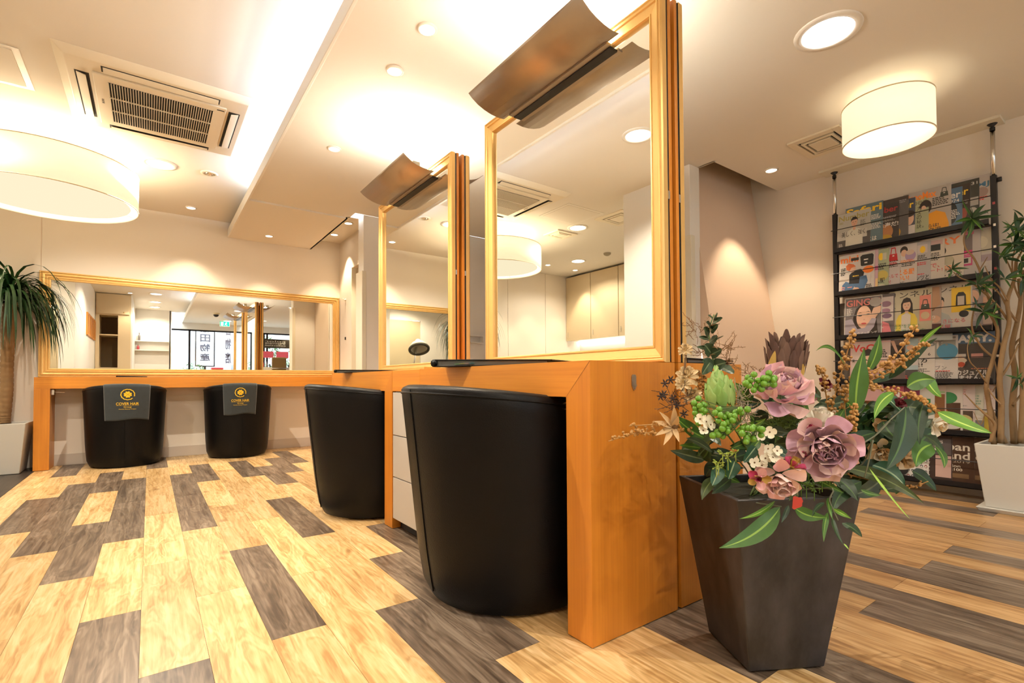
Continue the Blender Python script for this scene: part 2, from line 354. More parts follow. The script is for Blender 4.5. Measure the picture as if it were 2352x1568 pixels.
struct(MB().box(1.80, 1.87, 5.47, 5.49, 0, 2.0).build('trim_5', OFFW))
sw = MB().box(1.798, 1.806, 5.68, 5.71, 1.21, 1.24).build('wall_switch', DARKIN, base=(1.8, 5.7, 1.21)); tag(sw, 'small dark wall switch on the pale wall right of the long mirror', 'switch')
hk = MB().tube([(1.806, 5.695, 1.665), (1.78, 5.695, 1.665), (1.775, 5.695, 1.685)], .005, 8).ball((1.803, 5.695, 1.665), .014).build('wall_hook', OFFW, base=(1.8, 5.695, 1.66), smooth=True)
tag(hk, 'small white hook high on the pale wall beside the long mirror', 'hook')
nz = tag(MB().box(2.69, 2.845, 4.40, 4.46, 1.125, 1.135).box(2.69, 2.845, 4.405, 4.46, 1.196, 1.206).box(2.84, 2.85, 4.40, 4.46, 1.125, 1.206).build('wall_shelf', PAINTW, base=(2.77, 4.46, 1.12), bevel=.001), 'small shallow white shelf box on the wall seen between the mirror towers', 'shelf')
# front glazing
wd = struct(MB().box(.40, 4.12, -3.33, -3.29, 2.06, 2.10).box(.40, 4.12, -3.33, -3.29, 0, .04).box(.40, .43, -3.33, -3.29, 0, 2.1).build('window_1', BLKM, base=(2.2, -3.3, 0)))
for x in (.79, 2.52, 2.60, 3.4): MB().box(x, x+.045, -3.33, -3.29, 0, 2.1).build('window_frame', BLKM, wd)
for x0, x1 in ((.43, .79), (.835, 2.52), (2.645, 3.4), (3.445, 4.12)): MB().box(x0, x1, -3.315, -3.309, .04, 2.06).build('pane', glassy('window_glass'), wd)
sbox('ground', mat('pavement', (.45, .44, .42), .9), -3, 8, -12, -3.4, -.1, -.01)
# ================================================================ CEILING FITTINGS
RING = mat('lamp_ring', (.85, .80, .72), .4)
names = {0: 'first small round downlight above the nearest mirror light', 1: 'small round downlight between the two steel mirror lights', 2: 'small round downlight left of the far steel mirror light',
 3: 'small round downlight in the dropped ceiling above the long wall mirror', 4: 'small downlight in the raised recess nearest the back wall', 5: 'small downlight in the raised recess farther from the back wall',
 6: 'large round downlight right of the big drum lamp', 7: 'small round downlight beyond the big drum lamp near the back wall', 8: 'large round downlight above the flower planter side', 9: 'small round downlight by the stair opening left of the rack',
 10: 'large round downlight on the raised ceiling in front of the air conditioner', 11: 'round downlight over the alcove beside the square vents', 12: 'round downlight over the alcove near its cream cabinets',
 13: 'tiny downlight in the alcove corner by the cabinets', 14: 'small downlight lighting the alcove back panel next to the palm', 15: 'small downlight lighting the middle alcove back panel', 16: 'added round downlight brightening the front part of the alcove by its cream door',
 17: 'tiny downlight just in front of the tall closet, reflected in the long mirror', 18: 'nearest of three large round downlights in a row before the niche shelves', 19: 'middle of three large round downlights in a row before the niche shelves', 20: 'farthest of three large round downlights in a row before the niche shelves',
 21: 'small downlight right of the mirror towers in the long mirror reflection', 22: 'large round downlight behind the camera on the lower ceiling near the island', 23: 'large round downlight beyond the dome camera near the front window', 24: 'small downlight above the retail display near the front window'}
protoS = protoL = None
for i, (x, y, z, r, p, c) in enumerate(DOWN):
    big = r > .05; lab = names.get(i, ('large' if big else 'small')+' round downlight in the ceiling towards the front window, reflected in the long mirror')
    t = thing('downlight', lab, 'downlight', (x, y, z), 'round ceiling downlights')
    b = MB().lathe([(r*1.32, 0), (r*1.30, -.006), (r*1.02, -.008), (r, -.001)], 32, (x, y, z)); b.build('trim_ring', RING, t, smooth=True)
    b = MB().disk((x, y, z-.003), r, 28, up=False); b.build('lens', emis('lens_big' if big else 'lens_small', (1, .96, .88) if big else (1, .88, .7), 9), t)
t = thing('spotlight', 'unlit small adjustable spotlight in the raised ceiling between two lit ones', 'spotlight', (.373, 4.613, ZH))
MB().lathe([(.062, 0), (.06, -.006), (.038, -.008), (.034, .0)], 28, (.373, 4.613, ZH)).build('trim_ring', OFFW, t, smooth=True)
MB().lathe([(.030, -.001), (.026, -.012), (.010, -.014), (.0005, -.010)], 20, (.373, 4.613, ZH)).build('bulb', CHROME, t, smooth=True)
# air conditioner cassette
ACM = mat('ac_plastic', (.83, .74, .58), .4); AX0, AX1, AY0, AY1 = -.41, .51, 3.235, 4.145
ac = thing('air_conditioner', 'cream square four-way air conditioner cassette with dark intake grille in the raised ceiling', 'air conditioner', (.05, 3.69, ZH))
b = MB(); zb = ZH-.032; i_ = .045
b.hexa([(AX0+i_, AY0+i_, zb), (AX1-i_, AY0+i_, zb), (AX1-i_, AY1-i_, zb), (AX0+i_, AY1-i_, zb)], [(AX0, AY0, ZH), (AX1, AY0, ZH), (AX1, AY1, ZH), (AX0, AY1, ZH)])
b.build('casing', ACM, ac, bevel=.004)
cx, cy = (AX0+AX1)/2, (AY0+AY1)/2; g = .33
b = MB(); 
for q in range(4):
    a = q*PI/2; R = Matrix.Rotation(a, 3, 'Z')
    def T(x, y, z): v = R @ Vector((x, y, 0)); return (cx+v.x, cy+v.y, z)
    b2 = MB().hexa([T(-.27, -.385, zb-.001), T(.27, -.385, zb-.001), T(.27, -.325, zb-.001), T(-.27, -.325, zb-.001)], [T(-.27, -.385, zb+.004), T(.27, -.385, zb+.004), T(.27, -.325, zb+.004), T(-.27, -.325, zb+.004)])
    b2.build('air_slot', DARKIN, ac)
    b2 = MB().hexa([T(-.262, -.378, zb-.004), T(.262, -.378, zb-.004), T(.262, -.338, zb-.014), T(-.262, -.338, zb-.014)], [T(-.262, -.378, zb-.001), T(.262, -.378, zb-.001), T(.262, -.338, zb-.010), T(-.262, -.338, zb-.010)])
    b2.build('louver_flap', ACM, ac, bevel=.001)
pb = MB(); z1 = zb-.012
b = MB().box(cx-.31, cx+.31, cy-.31, cy+.31, z1, zb).build('grille_frame', ACM, ac, bevel=.003)
MB().box(cx-.248, cx+.248, cy-.248, cy+.248, z1-.0015, z1+.002).build('filter', mat('filter_black', (.015, .017, .016), .8), ac)
for k in range(42):
    x = cx-.246+.492*k/41
    MB().box(x-.0016, x+.0016, cy-.248, cy+.248, z1-.008, z1-.001).build('slat', ACM, ac)
for k in (1, 2): MB().box(cx-.248, cx+.248, cy-.248+.165*k-.002, cy-.248+.165*k+.002, z1-.0095, z1-.002).build('grille_bar', ACM, ac)
MB().box(cx+.262, cx+.30, cy-.285, cy-.275, z1-.0012, z1).build('badge', BLACK, ac)
b = MB()
for k in range(3): b.box(cx-.286, cx-.276, cy-.03+k*.02, cy-.017+k*.02, z1-.001, z1)
b.build('printed_mark', mat('grey_print', (.2, .18, .15), .6), ac)
# access panel
ap = thing('access_panel', 'flat cream square access hatch in the ceiling left of the air conditioner', 'hatch', (-.79, 3.65, ZH))
MB().box(-1.03, -.545, 3.43, 3.875, ZH-.004, ZH).build('hatch_frame', RING, ap, bevel=.001)
MB().box(-1.0, -.575, 3.46, 3.845, ZH-.007, ZH-.003).build('hatch_door', CEIL, ap, bevel=.001)
def vent(x0, x1, y0, y1, z, label):
    t = thing('ceiling_vent', label, 'vent', ((x0+x1)/2, (y0+y1)/2, z), 'square ceiling vents')
    c1, c2 = (x0+x1)/2, (y0+y1)/2; h = (x1-x0)/2; h2 = (y1-y0)/2
    b = MB()
    for a0, a1, z0, z1_ in ((1., .72, z-.012, z), (.62, .52, z-.016, z-.002)):
        b.box(c1-h*a0, c1+h*a0, c2-h2*a0, c2-h2*a1, z0, z1_).box(c1-h*a0, c1+h*a0, c2+h2*a1, c2+h2*a0, z0, z1_).box(c1-h*a0, c1-h*a1, c2-h2*a1, c2+h2*a1, z0, z1_).box(c1+h*a1, c1+h*a0, c2-h2*a1, c2+h2*a1, z0, z1_)
    b.build('frame', ACM, t, bevel=.001)
    MB().box(c1-h*.72, c1+h*.72, c2-h2*.72, c2+h2*.72, z-.002, z).build('duct', BLACK, t)
    MB().box(c1-h*.42, c1+h*.42, c2-h2*.42, c2+h2*.42, z-.018, z-.003).build('plate', ACM, t, bevel=.002)
    return t
vent(3.345, 3.695, 1.215, 1.52, ZL, 'square vent in the lower ceiling beside the small drum lamp')
vent(-1.45, -1.08, 3.25, 3.62, ZH, 'square vent over the alcove seen in the near tall mirror')
vent(-1.30, -1.0, 4.1, 4.35, ZH, 'small vent behind the big drum lamp in the near tall mirror')
# drum lamps
def drum(x, y, r, zb, zt, zc, label, power, inner, col=(1, .86, .60), es=1.0):
    t = thing('drum_lamp', label, 'lamp', (x, y, zc))
    sm = mat('shade_%d' % int(r*100), (.9, .8, .62), .8, emit=col, es=es)
    b = MB().lathe([(r, zb), (r, zt)], 64, (x, y, 0)); b.build('lamp_shade', sm, t, smooth=True, solid=.003)
    b = MB().lathe([(r+.003, zb), (r+.003, zb+.006)], 64, (x, y, 0)).lathe([(r+.003, zt-.006), (r+.003, zt)], 64, (x, y, 0)); b.build('shade_rim', mat('shade_trim', (.75, .62, .42), .6), t, smooth=True, solid=.002)
    return t
tL = drum(-.58, 4.67, .50, 2.0, 2.26, ZH, 'big cream drum lamp under the raised ceiling on the left', 0, 0, es=.42)
MB().lathe([(.455, 2.025), (.0005, 2.025)], 56, (-.58, 4.67, 0)).build('diffuser', emis('diffuser', (1, .86, .60), .62), tL)
MB().tube([(-.58, 4.67, 2.26), (-.58, 4.67, ZH-.003)], .012, 10).lathe([(.06, ZH-.02), (.055, ZH-.003)], 24, (-.58, 4.67, 0)).build('stem', OFFW, tL, smooth=True)
for k in range(3):
    a = k*2*PI/3+.4
    MB().tube([(-.58+.45*math.cos(a), 4.67+.45*math.sin(a), 2.03), (-.58+.497*math.cos(a), 4.67+.497*math.sin(a), 2.02)], .003, 6).build('spoke', OFFW, tL)
for k in range(4):
    a = k*PI/2+.7; light('POINT', 'drum_bulb', (-.58+.22*math.cos(a), 4.67+.22*math.sin(a), 2.17), 7, (1, .82, .55), shadow_soft_size=.04)
tR = drum(3.182, .928, .20, 1.996, 2.205, ZL, 'small cream drum lamp on a short nickel stem near the magazine rack', 0, 0, es=.50)
MB().lathe([(.068, ZL-.001), (.068, ZL-.02), (.0005, ZL-.021)], 28, (3.182, .928, 0)).tube([(3.182, .928, 2.1), (3.182, .928, ZL-.01)], .012, 10).build('mount', mat('nickel', (.42, .30, .22), .35, .8), tR, smooth=True)
MB().ball((3.182, .928, 2.09), .035, 14, 10).build('bulb', emis('bulb', (1, .86, .6), 14), tR, smooth=True)
light('POINT', 'drum_bulb', (3.182, .928, 2.115), 6.5, (1, .80, .55), shadow_soft_size=.02)
# dome camera, smoke sensor, exit sign
t = thing('dome_camera', 'black dome security camera on the lower ceiling, reflected in the long mirror', 'camera', (1.17, -.85, ZL))
MB().lathe([(.07, ZL), (.07, ZL-.03), (.055, ZL-.035)], 24, (1.17, -.85, 0)).build('base', OFFW, t, smooth=True)
MB().lathe([(.055, ZL-.03), (.05, ZL-.06), (.03, ZL-.08), (.0005, ZL-.088)], 24, (1.17, -.85, 0)).build('dome', BLKM, t, smooth=True)
t = thing('smoke_sensor', 'small round sensor on the alcove ceiling seen in the near tall mirror', 'sensor', (-2.22, 4.5, ZH))
MB().lathe([(.05, ZH), (.045, ZH-.02), (.02, ZH-.035), (.0005, ZH-.036)], 20, (-2.22, 4.5, 0)).build('housing', mat('sensor_grey', (.35, .3, .22), .5), t, smooth=True)
t = thing('exit_sign', 'green running man exit sign above the front window, reflected in the long mirror', 'sign', (1.45, -2.4, 2.2))
MB().box(1.39, 1.61, -2.42, -2.39, 2.13, 2.262).build('housing', PAINTW, t)
MB().box(1.40, 1.60, -2.389, -2.386, 2.14, 2.25).build('sign_face', emis('exit_green', (.02, .8, .3), 1.6), t)
MB().add([(x, -2.385, z) for x, z in ((1.42, 2.15), (1.47, 2.15), (1.47, 2.24), (1.42, 2.24))], [(0, 3, 2, 1)]).ball((1.535, -2.385, 2.228), .011, 8, 6, sc=(1, .1, 1)).tube([(1.53, -2.385, 2.215), (1.515, -2.385, 2.185), (1.50, -2.385, 2.155)], .006, 6).tube([(1.515, -2.385, 2.185), (1.54, -2.385, 2.17), (1.55, -2.385, 2.15)], .005, 6).tube([(1.55, -2.385, 2.20), (1.528, -2.385, 2.21), (1.50, -2.385, 2.20)], .004, 6).build('pictogram', emis('exit_white', (.9, 1, .9), 2), t)
# ================================================================ ISLAND COUNTERS
H0, AP = .780, .102
X0, X1, XB0, XB1 = .969, 1.346, 1.365, 1.742
def desk(name, x0, x1, y0, y1, label, lw=.097, legs=(1, 1), back=None):
    t = thing(name, label, 'desk', ((x0+x1)/2, (y0+y1)/2, 0), 'styling desks of the double island')
    def prism(p): n = len(p); return MB().add([(x0, a, b) for a, b in p]+[(x1, a, b) for a, b in p], [tuple(range(n-1, -1, -1)), tuple(range(n, 2*n))]+[(i, (i+1) % n, n+(i+1) % n, n+i) for i in range(n)])
    a0 = [(y0, H0), (y0+lw, H0-AP)] if legs[0] else [(y0, H0), (y0, H0-AP)]; a1 = [(y1-lw, H0-AP), (y1, H0)] if legs[1] else [(y1, H0-AP), (y1, H0)]
    prism(a0+a1).build('worktop', OAKH, t, clean=True)
    if legs[0]: prism([(y0, H0), (y0, .003), (y0+lw, .003), (y0+lw, H0-AP)]).build('leg', OAKV, t, clean=True)
    if legs[1]: prism([(y1, H0), (y1-lw, H0-AP), (y1-lw, .003), (y1, .003)]).build('leg', OAKV, t, clean=True)
    ya = y0+(lw if legs[0] else 0); yb = y1-(lw if legs[1] else 0)
    MB().box(x0+.12, x1-.02, ya, yb, H0-AP-.055, H0-AP).build('drawer_box', mat('under_wood', (.25, .09, .02), .6), t)
    return t
dn = desk('styling_desk', X0, X1, .9644, 2.02, 'orange wood styling desk nearest the camera, carrying the tallest mirror', legs=(1, 0))
df = desk('styling_desk', X0, X1, 2.332, 3.344, 'orange wood styling desk at the far end of the island, seen between the black chairs')
bn = desk('styling_desk', XB0, XB1, .9644, 2.02, 'orange wood styling desk on the back side of the island behind the flowers', legs=(1, 0))
bf = desk('styling_desk', XB0, XB1, 2.332, 3.344, 'far back desk of the island hidden behind the tall mirrors')
# mitre joint lines and veneer wear on the near end panel
b = MB()
b.add([(X0-.0003, .9644, H0-.002), (X0-.0003, .9655, H0-.001), (X0-.0003, .9644+.0975, H0-AP), (X0-.0003, .9644+.0962, H0-AP)], [(0, 1, 2, 3)])
b.build('mitre_joint', mat('joint_line', (.25, .09, .02), .6), dn)
b = MB().add([(X1+.001, .995, 0), (XB0-.001, .995, 0), (XB0-.001, .995, .77), (X1+.001, .995, .77)], [(0, 1, 2, 3)]).box(X1+.001, XB0-.001, .9944, 1.98, .003, .772); b.build('core_panel', mat('core_dark', (.12, .05, .015), .7), dn)
# small steel hook plate on the end panel
e = Vector((1.147, .9644, .718)); prof = [(-.0095, .018), (-.006, .0235), (.006, .0235), (.0095, .018), (.0095, -.006), (.013, -.008), (.003, -.021), (0, -.0235), (-.003, -.021), (-.0095, -.008)]
vs = [(e.x+a, e.y-.0035, e.z+c) for a, c in prof]+[(e.x+a, e.y, e.z+c) for a, c in prof]; n = len(prof)
hp = MB().add(vs, [tuple(range(n))]+[(i, i+n, (i+1) % n+n, (i+1) % n) for i in range(n)]).box(e.x-.002, e.x+.002, e.y-.008, e.y-.003, e.z-.02, e.z-.015).build('hook_plate', STEEL, dn, bevel=.0008, label='small grey steel hook plate')
# tool holder under the near desk
b = MB().box(1.02, 1.05, 1.04, 1.06, .655, .676).tube([(1.0, 1.055, .672), (1.0, 1.052, .62)], .004, 8).box(.994, 1.004, 1.048, 1.058, .606, .636).tube([(1.02, 1.05, .665), (1.01, 1.13, .655), (1.01, 1.14, .64), (1.02, 1.07, .637)], .003, 8)
b.build('tool_holder', CHROME, dn)
# drawer cabinet between the desks
def cabinet(x0, x1, s, label):
    t = thing('drawer_cabinet', label, 'cabinet', ((x0+x1)/2, 2.176, 0), 'drawer cabinets in the island')
    MB().box(x0, x1, 2.021, 2.331, H0-AP, H0).build('worktop', OAKH, t, bevel=.0015)
    xa, xb = (x0+.02, x1) if s > 0 else (x0, x1-.02)
    MB().box(xa, xb, 2.022, 2.330, .05, H0-AP).build('carcass', mat('cabinet_grey', (.45, .42, .38), .5), t)
    for z0, z1 in ((.055, .255), (.259, .46), (.464, .672)):
        f = MB().box(*((x0+.002, x0+.02) if s > 0 else (x1-.02, x1-.002)), 2.024, 2.328, z0, z1).build('drawer', mat('drawer_grey', (.52, .49, .46), .45), t, bevel=.0015)
    MB().box(xa+.02, xb, 2.03, 2.32, .003, .05).build('plinth', BLACK, t)
cabinet(X0, X1, 1, 'light grey drawer cabinet under the island top, between the two black chairs')
cabinet(XB0, XB1, -1, 'grey drawer cabinet on the back side of the island')
# tall two-sided mirror towers
def rail(mb, a, b, inw, out, prof):     # sweep profile (inset, height) from corner a to corner b with mitred ends
    a = Vector(a); b = Vector(b); d = (b-a).normalized(); vs = []; n = len(prof)
    for p, sgn in ((a, 1), (b, -1)):
        for ins, hh in prof: vs.append(p+d*sgn*ins+inw*ins+out*hh)
    fs = [(i, i+1, n+i+1, n+i) for i in range(n-1)]
    mb.add(vs, fs)
PROF = [(0, 0), (0, .020), (.003, .026), (.007, .027), (.010, .023), (.013, .022), (.016, .025), (.020, .024), (.023, .019), (.046, .014), (.048, .017), (.052, .017), (.055, .011), (.057, .0)]
def frame(t, corners, out, prof, m=GOLD, names=('frame_rail',)*4):
    c = [Vector(q) for q in corners]; cen = sum(c, Vector())/4
    for i in range(4):
        a, b_ = c[i], c[(i+1) % 4]; d = (b_-a).normalized(); inw = out.cross(d)
        if inw.dot(cen-a) < 0: inw = -inw
        mb = MB(); rail(mb, a, b_, inw, out, prof); mb.build(names[i], m, t)
def tower(y0, y1, label):
    t = thing('mirror_tower', label, 'mirror', (1.3555, (y0+y1)/2, H0), 'two-sided mirror towers on the island')
    for s in (1, -1):
        X = lambda a: 1.3555+s*(a-1.3555)
        zz = 1.9645; zb = H0+.001
        MB().box(*sorted((X(1.3315), X(1.346))), y0, y1, zb, zz).build('board', OAKV, t, bevel=.0008)
        MB().box(*sorted((X(1.323), X(1.3315))), y0+.002, y1-.002, zb+.002, zz-.003).build('backing', BLACK, t)
        MB().box(*sorted((X(1.3195), X(1.323))), y0+.03, y1-.03, zb+.03, zz-.03).build('mirror_glass', MIRROR, t)
        out = Vector((-s, 0, 0)); xf = X(1.3225)
        frame(t, [(xf, y0, zb), (xf, y1, zb), (xf, y1, zz), (xf, y0, zz)], out, PROF)
        MB().box(*sorted((X(1.3318), X(1.323))), y0-.0015, y0-.0005, 1.30, 1.326).build('clip', CHROME, t)
    MB().box(1.347, 1.364, y0+.03, y1-.03, zb, zz-.05).build('core', mat('core_wood', (.30, .11, .025), .6), t)
    return t
tower(.9644, 1.9895, 'tall gold-framed two-sided mirror nearest the camera, with a bright wide view in its glass')
tower(2.319, 3.366, 'tall gold-framed two-sided mirror at the far end of the island')
# curved steel lights on the mirrors
ARC = [(1.098, 1.966), (1.118, 1.949), (1.146, 1.932), (1.18, 1.919), (1.215, 1.911), (1.25, 1.908), (1.285, 1.911)]
def mlight(yc, s, label, L=.34):
    t = thing('mirror_light', label, 'lamp', (1.3555-s*.12, yc, 1.91), 'curved steel mirror lights')
    X = lambda a: 1.3555+s*(a-1.3555)
    def fn(u, v):
        k = u*(len(ARC)-1); i = min(int(k), len(ARC)-2); f = k-i
        return (X(ARC[i][0]*(1-f)+ARC[i+1][0]*f), yc-L+2*L*v, ARC[i][1]*(1-f)+ARC[i+1][1]*f)
    MB().grid(fn, 18, 1).build('reflector', STEEL, t, smooth=True, solid=.002)
    MB().box(*sorted((X(1.278), X(1.300))), yc-L+.05, yc+L-.05, 1.902, 1.911).build('mount_bar', STEEL, t)
    MB().box(*sorted((X(1.300), X(1.326))), yc-L+.055, yc+L-.055, 1.898, 1.906).build('clamp', BLKM, t)
    MB().tube([(X(1.2), yc-L+.06, 1.945), (X(1.2), yc+L-.06, 1.945)], .013, 10).build('tube', emis('tube_white', (1, .93, .78), 60), t, smooth=True)
    for e_ in (-1, 1): MB().box(*sorted((X(1.18), X(1.22))), yc+e_*(L-.06)-.01, yc+e_*(L-.06)+.01, 1.928, 1.962).build('end_cap', OFFW, t)
mlight(1.468, 1, 'curved brushed steel light on top of the near tall mirror')
mlight(2.83, 1, 'curved brushed steel light on top of the far tall mirror')
mlight(1.468, -1, 'curved steel light on the back side of the near tall mirror')
mlight(2.83, -1, 'curved steel light on the back side of the far tall mirror, its tip showing')
# ================================================================ WALL COUNTER AND LONG MIRROR
t = thing('wall_desk', 'long orange wood counter under the wide wall mirror at the back', 'desk', (.5, 5.8, 0))
MB().box(-.775, 1.80, 5.65, 5.925, H0-.098, H0).build('worktop', OAKX, t, bevel=.0015)
MB().box(-.775, -.675, 5.65, 5.925, .003, H0-.098).build('leg', OAKV, t, bevel=.0015)
MB().box(1.70, 1.80, 5.65, 5.925, .003, H0-.098).build('leg', OAKV, t, bevel=.0015)
MB().box(-.67, 1.70, 5.90, 5.926, .605, H0-.10).build('rear_rail', PAINT, t, bevel=.001)
MB().box(-.672, -.655, 5.70, 5.72, .63, .672).tube([(-.66, 5.71, .655), (-.59, 5.71, .650)], .003, 8).build('tool_holder', CHROME, t)
wm = thing('wall_mirror', 'very wide gold-framed mirror on the back wall above the long counter', 'mirror', (.5, 5.92, H0+.005))
zb, zt = H0+.003, 1.715
MB().box(-.775, 1.79, 5.915, 5.929, zb, zt).build('backing', BLACK, wm)
MB().box(-.72, 1.735, 5.911, 5.915, zb+.05, zt-.05).build('mirror_glass', MIRROR, wm)
P2 = [(0, -.013), (0, .014), (.004, .020), (.010, .020), (.014, .012), (.017, .012), (.020, .020), (.028, .022), (.036, .020), (.040, .011), (.044, .011), (.048, .018), (.056, .018), (.060, .010), (.064, .010), (.067, .014), (.074, .013), (.077, .004), (.078, 0)]
frame(wm, [(-.785, 5.915, zb), (1.798, 5.915, zb), (1.798, 5.915, zt), (-.785, 5.915, zt)], Vector((0, -1, 0)), [(a, b_) for a, b_ in P2])
# ================================================================ CHAIRS
def shell_pt(th, k, z):                 # th: 0 = towards the desk; k: 0 outer .. 1 inner; z 0..1 of rim
    bk = .5-.5*math.cos(th)             # 1 at the back
    rim = .628+.072*bk**1.3
    zz = .012+z*(rim-.012)
    fl = zz/.70
    ro = .296+.012*math.sin(min(1, fl*3)*PI/2)+(.012+.066*bk**2.0)*fl
    ro *= 1-.10*max(0, math.cos(th))    # flatter mouth
    if zz < .03: ro -= .016*(1-(zz-.012)/.018)
    r = ro-.045*k
    return (r*math.cos(th), r*math.sin(th), zz)
def make_chair():
    t = thing('tub_chair', 'x', 'chair', (0, 0, 0), 'black tub chairs')
    A0, A1 = math.radians(52), math.radians(308)
    NU, NV = 56, 14
    ring = [(0, j/NV) for j in range(NV+1)]+[(.15, 1.012), (.5, 1.022), (.85, 1.012)]+[(1, 1-j/NV*.62) for j in range(NV+1)]
    vs = []; fs = []; n = len(ring)
    for i in range(NU+1):
        th = A0+(A1-A0)*i/NU
        for k, z in ring: vs.append(shell_pt(th, k, z))
    for i in range(NU):
        for j in range(n-1): fs.append((i*n+j, (i+1)*n+j, (i+1)*n+j+1, i*n+j+1))
    fs.append(tuple(range(n))); fs.append(tuple(NU*n+j for j in range(n-1, -1, -1)))
    MB().add(vs, fs).build('shell', LEATHER, t, smooth=True, clean=True)
    b = MB().tube([Vector(shell_pt(A0+(A1-A0)*i/60, -.02, .985)) for i in range(61)], .0028, 6)
    b.tube([Vector(shell_pt(PI, -.015, z/20)) for z in range(1, 21)], .0025, 6); b.build('seam', LEATHER, t, smooth=True)
    fr = []
    b = MB()
    pts = [(.60*0+.262*math.cos(math.radians(a)), .262*math.sin(math.radians(a))) for a in range(-60, 61, 10)]
    pts2 = [shell_pt(math.radians(a % 360), 0, .0) for a in range(-54, 55, 9)]
    b = MB().grid(lambda u, v: ((.275+.01*math.sin(PI*u))*math.cos(math.radians(-54+108*v))*.97, .275*math.sin(math.radians(-54+108*v)), .012+.36*u), 8, 12)
    b.build('front_panel', LEATHER, t, smooth=True, solid=.01)
    b = MB().lathe([(.0005, .40), (.15, .412), (.225, .405), (.245, .385), (.245, .34), (.22, .33), (.0005, .33)], 36, (0, 0, 0)); b.build('seat_cushion', LEATHER, t, smooth=True)
    MB().lathe([(.25, .002), (.25, .02), (.0005, .02)], 32).build('base', BLACK, t, smooth=True)
    return t
ch = make_chair()
def put_chair(o, x, y, rz, lab): o.location = (x, y, 0); o.rotation_euler.z = rz; o['label'] = lab; return o
put_chair(ch, 1.052, 1.46, 0, 'black leather tub chair nearest the camera, pushed under the near desk')
c2 = put_chair(copy_tree(ch), 1.062, 2.80, 0, 'black leather tub chair at the far desk of the island')
c3 = put_chair(copy_tree(ch), -.17, 5.65, PI/2, 'black tub chair at the long wall counter, left one with a logo towel')
c4 = put_chair(copy_tree(ch), .715, 5.65, PI/2, 'black tub chair at the long wall counter, right one with a logo towel')
for c in (c3, c4): c.scale = (.88, .88, 1)
# ---- logo towels hung over the two wall chairs
TOW = mat('towel_grey', (.028, .036, .040), .9, bump=.5, bscale=500, var=.2, vscale=30, sheen=.3); YEL = mat('logo_yellow', (.85, .53, .02), .6)
def towel_pt(s, d, off=.004, tw=0.):    # s across (m), d down from the rim (m; negative = over the top, inside)
    th = PI+s/.33
    rim = shell_pt(th, 0, 1)
    if d >= 0:
        z = max(.05, rim[2]-d); p = shell_pt(th, 0, (z-.012)/(rim[2]-.012)); r = math.hypot(p[0], p[1])+off+.004*math.sin(s*40)*min(1, d*4)
        top = .010*max(0, 1-d/.02)
        return (r*math.cos(th), r*math.sin(th), z+top)
    q = -d
    if q < .05:
        r = math.hypot(rim[0], rim[1])+off-q*(.053+off)/.05; return (r*math.cos(th), r*math.sin(th), rim[2]+.014+.006*math.sin(q/.05*PI))
    r = math.hypot(rim[0], rim[1])-.053; return (r*math.cos(th), r*math.sin(th), rim[2]+.014-(q-.05))
def heart(cx, cz, ang, s):
    pts = []
    for k in range(28):
        a = 2*PI*k/28; x = 16*math.sin(a)**3; y = 13*math.cos(a)-5*math.cos(2*a)-2*math.cos(3*a)-math.cos(4*a)
        x, y = x*s/16, (y+17)*s/16; pts.append((cx+x*math.cos(ang)-y*math.sin(ang), cz+x*math.sin(ang)+y*math.cos(ang)))
    return pts
def logo_tris():
    V = []; F = []
    def poly(p, hub=None):
        k = len(V)
        if hub is None: hub = (sum(a for a, _ in p)/len(p), sum(b for _, b in p)/len(p))
        V.append(hub); V.extend(p)
        for i in range(len(p)): F.append((k, k+1+i, k+1+(i+1) % len(p)))
    for q in range(4): poly(heart(0, .118, q*PI/2+.06, .0125*1.15))
    k = len(V); n = 44
    for i in range(n+1):
        a = -.35+2*PI*.93*i/n; r = .047+.0012*math.sin(i*1.7)
        V.append((r*math.cos(a), .118+r*.98*math.sin(a))); V.append(((r-.0065)*math.cos(a), .118+(r-.0065)*.98*math.sin(a)))
    for i in range(n): F.append((k+2*i, k+2*i+1, k+2*i+3, k+2*i+2))
    k = len(V); 
    for i in range(9): V.append((.047-.0052*i*.9, .118+.004*math.sin(i*.5)+.001)); V.append((.047-.0052*i*.9, .118-.003+.004*math.sin(i*.5)+.001))
    def txt(s, u0, u1, v0, v1, bold=0.):
        vs, fs = fit_text(s, u0, u1, v0, v1, bold); k = len(V); V.extend(vs); F.extend([tuple(i+k for i in f) for f in fs])
    txt('COVER HAIR', -.076, .076, .030, .053, .012); txt('Group', -.026, .026, .005, .021, .008); txt('Human Beauty Project', -.058, .058, -.008, .001, .008)
    k = len(V)
    for i in range(13): x = -.076+.152*i/12; V.append((x, .0262)); V.append((x, .0253))
    for i in range(12): F.append((k+2*i, k+2*i+1, k+2*i+3, k+2*i+2))
    return V, F
LV, LF = logo_tris()
def make_towel(label, loc, s0, wid, drop, ls):
    t = MB().grid(lambda u, v: towel_pt(s0+(u-.5)*wid, -.20+v*(.20+drop+.006*math.sin(u*7)), .006), 26, 34).build('towel', TOW, base=(0, 0, 0), smooth=True, solid=.004)
    t.location = loc; t.rotation_euler.z = PI/2; t.scale = (.88, .88, 1)
    tag(t, label, 'towel', 'logo towels on the wall chairs')
    mb = MB().add([towel_pt(s0+a*ls, (.183-b_)*ls+.004, .0105) for a, b_ in LV], LF); o = mb.build('printed_logo', YEL, t, base=(0, 0, 0), label='yellow clover logo and lettering')
    return t
make_towel('dark grey towel with yellow clover logo on the left wall chair', (-.17, 5.65, 0), .02, .325, .285, 1.02)
make_towel('dark grey towel with yellow clover logo on the right wall chair', (.715, 5.65, 0), -.02, .29, .275, .98)
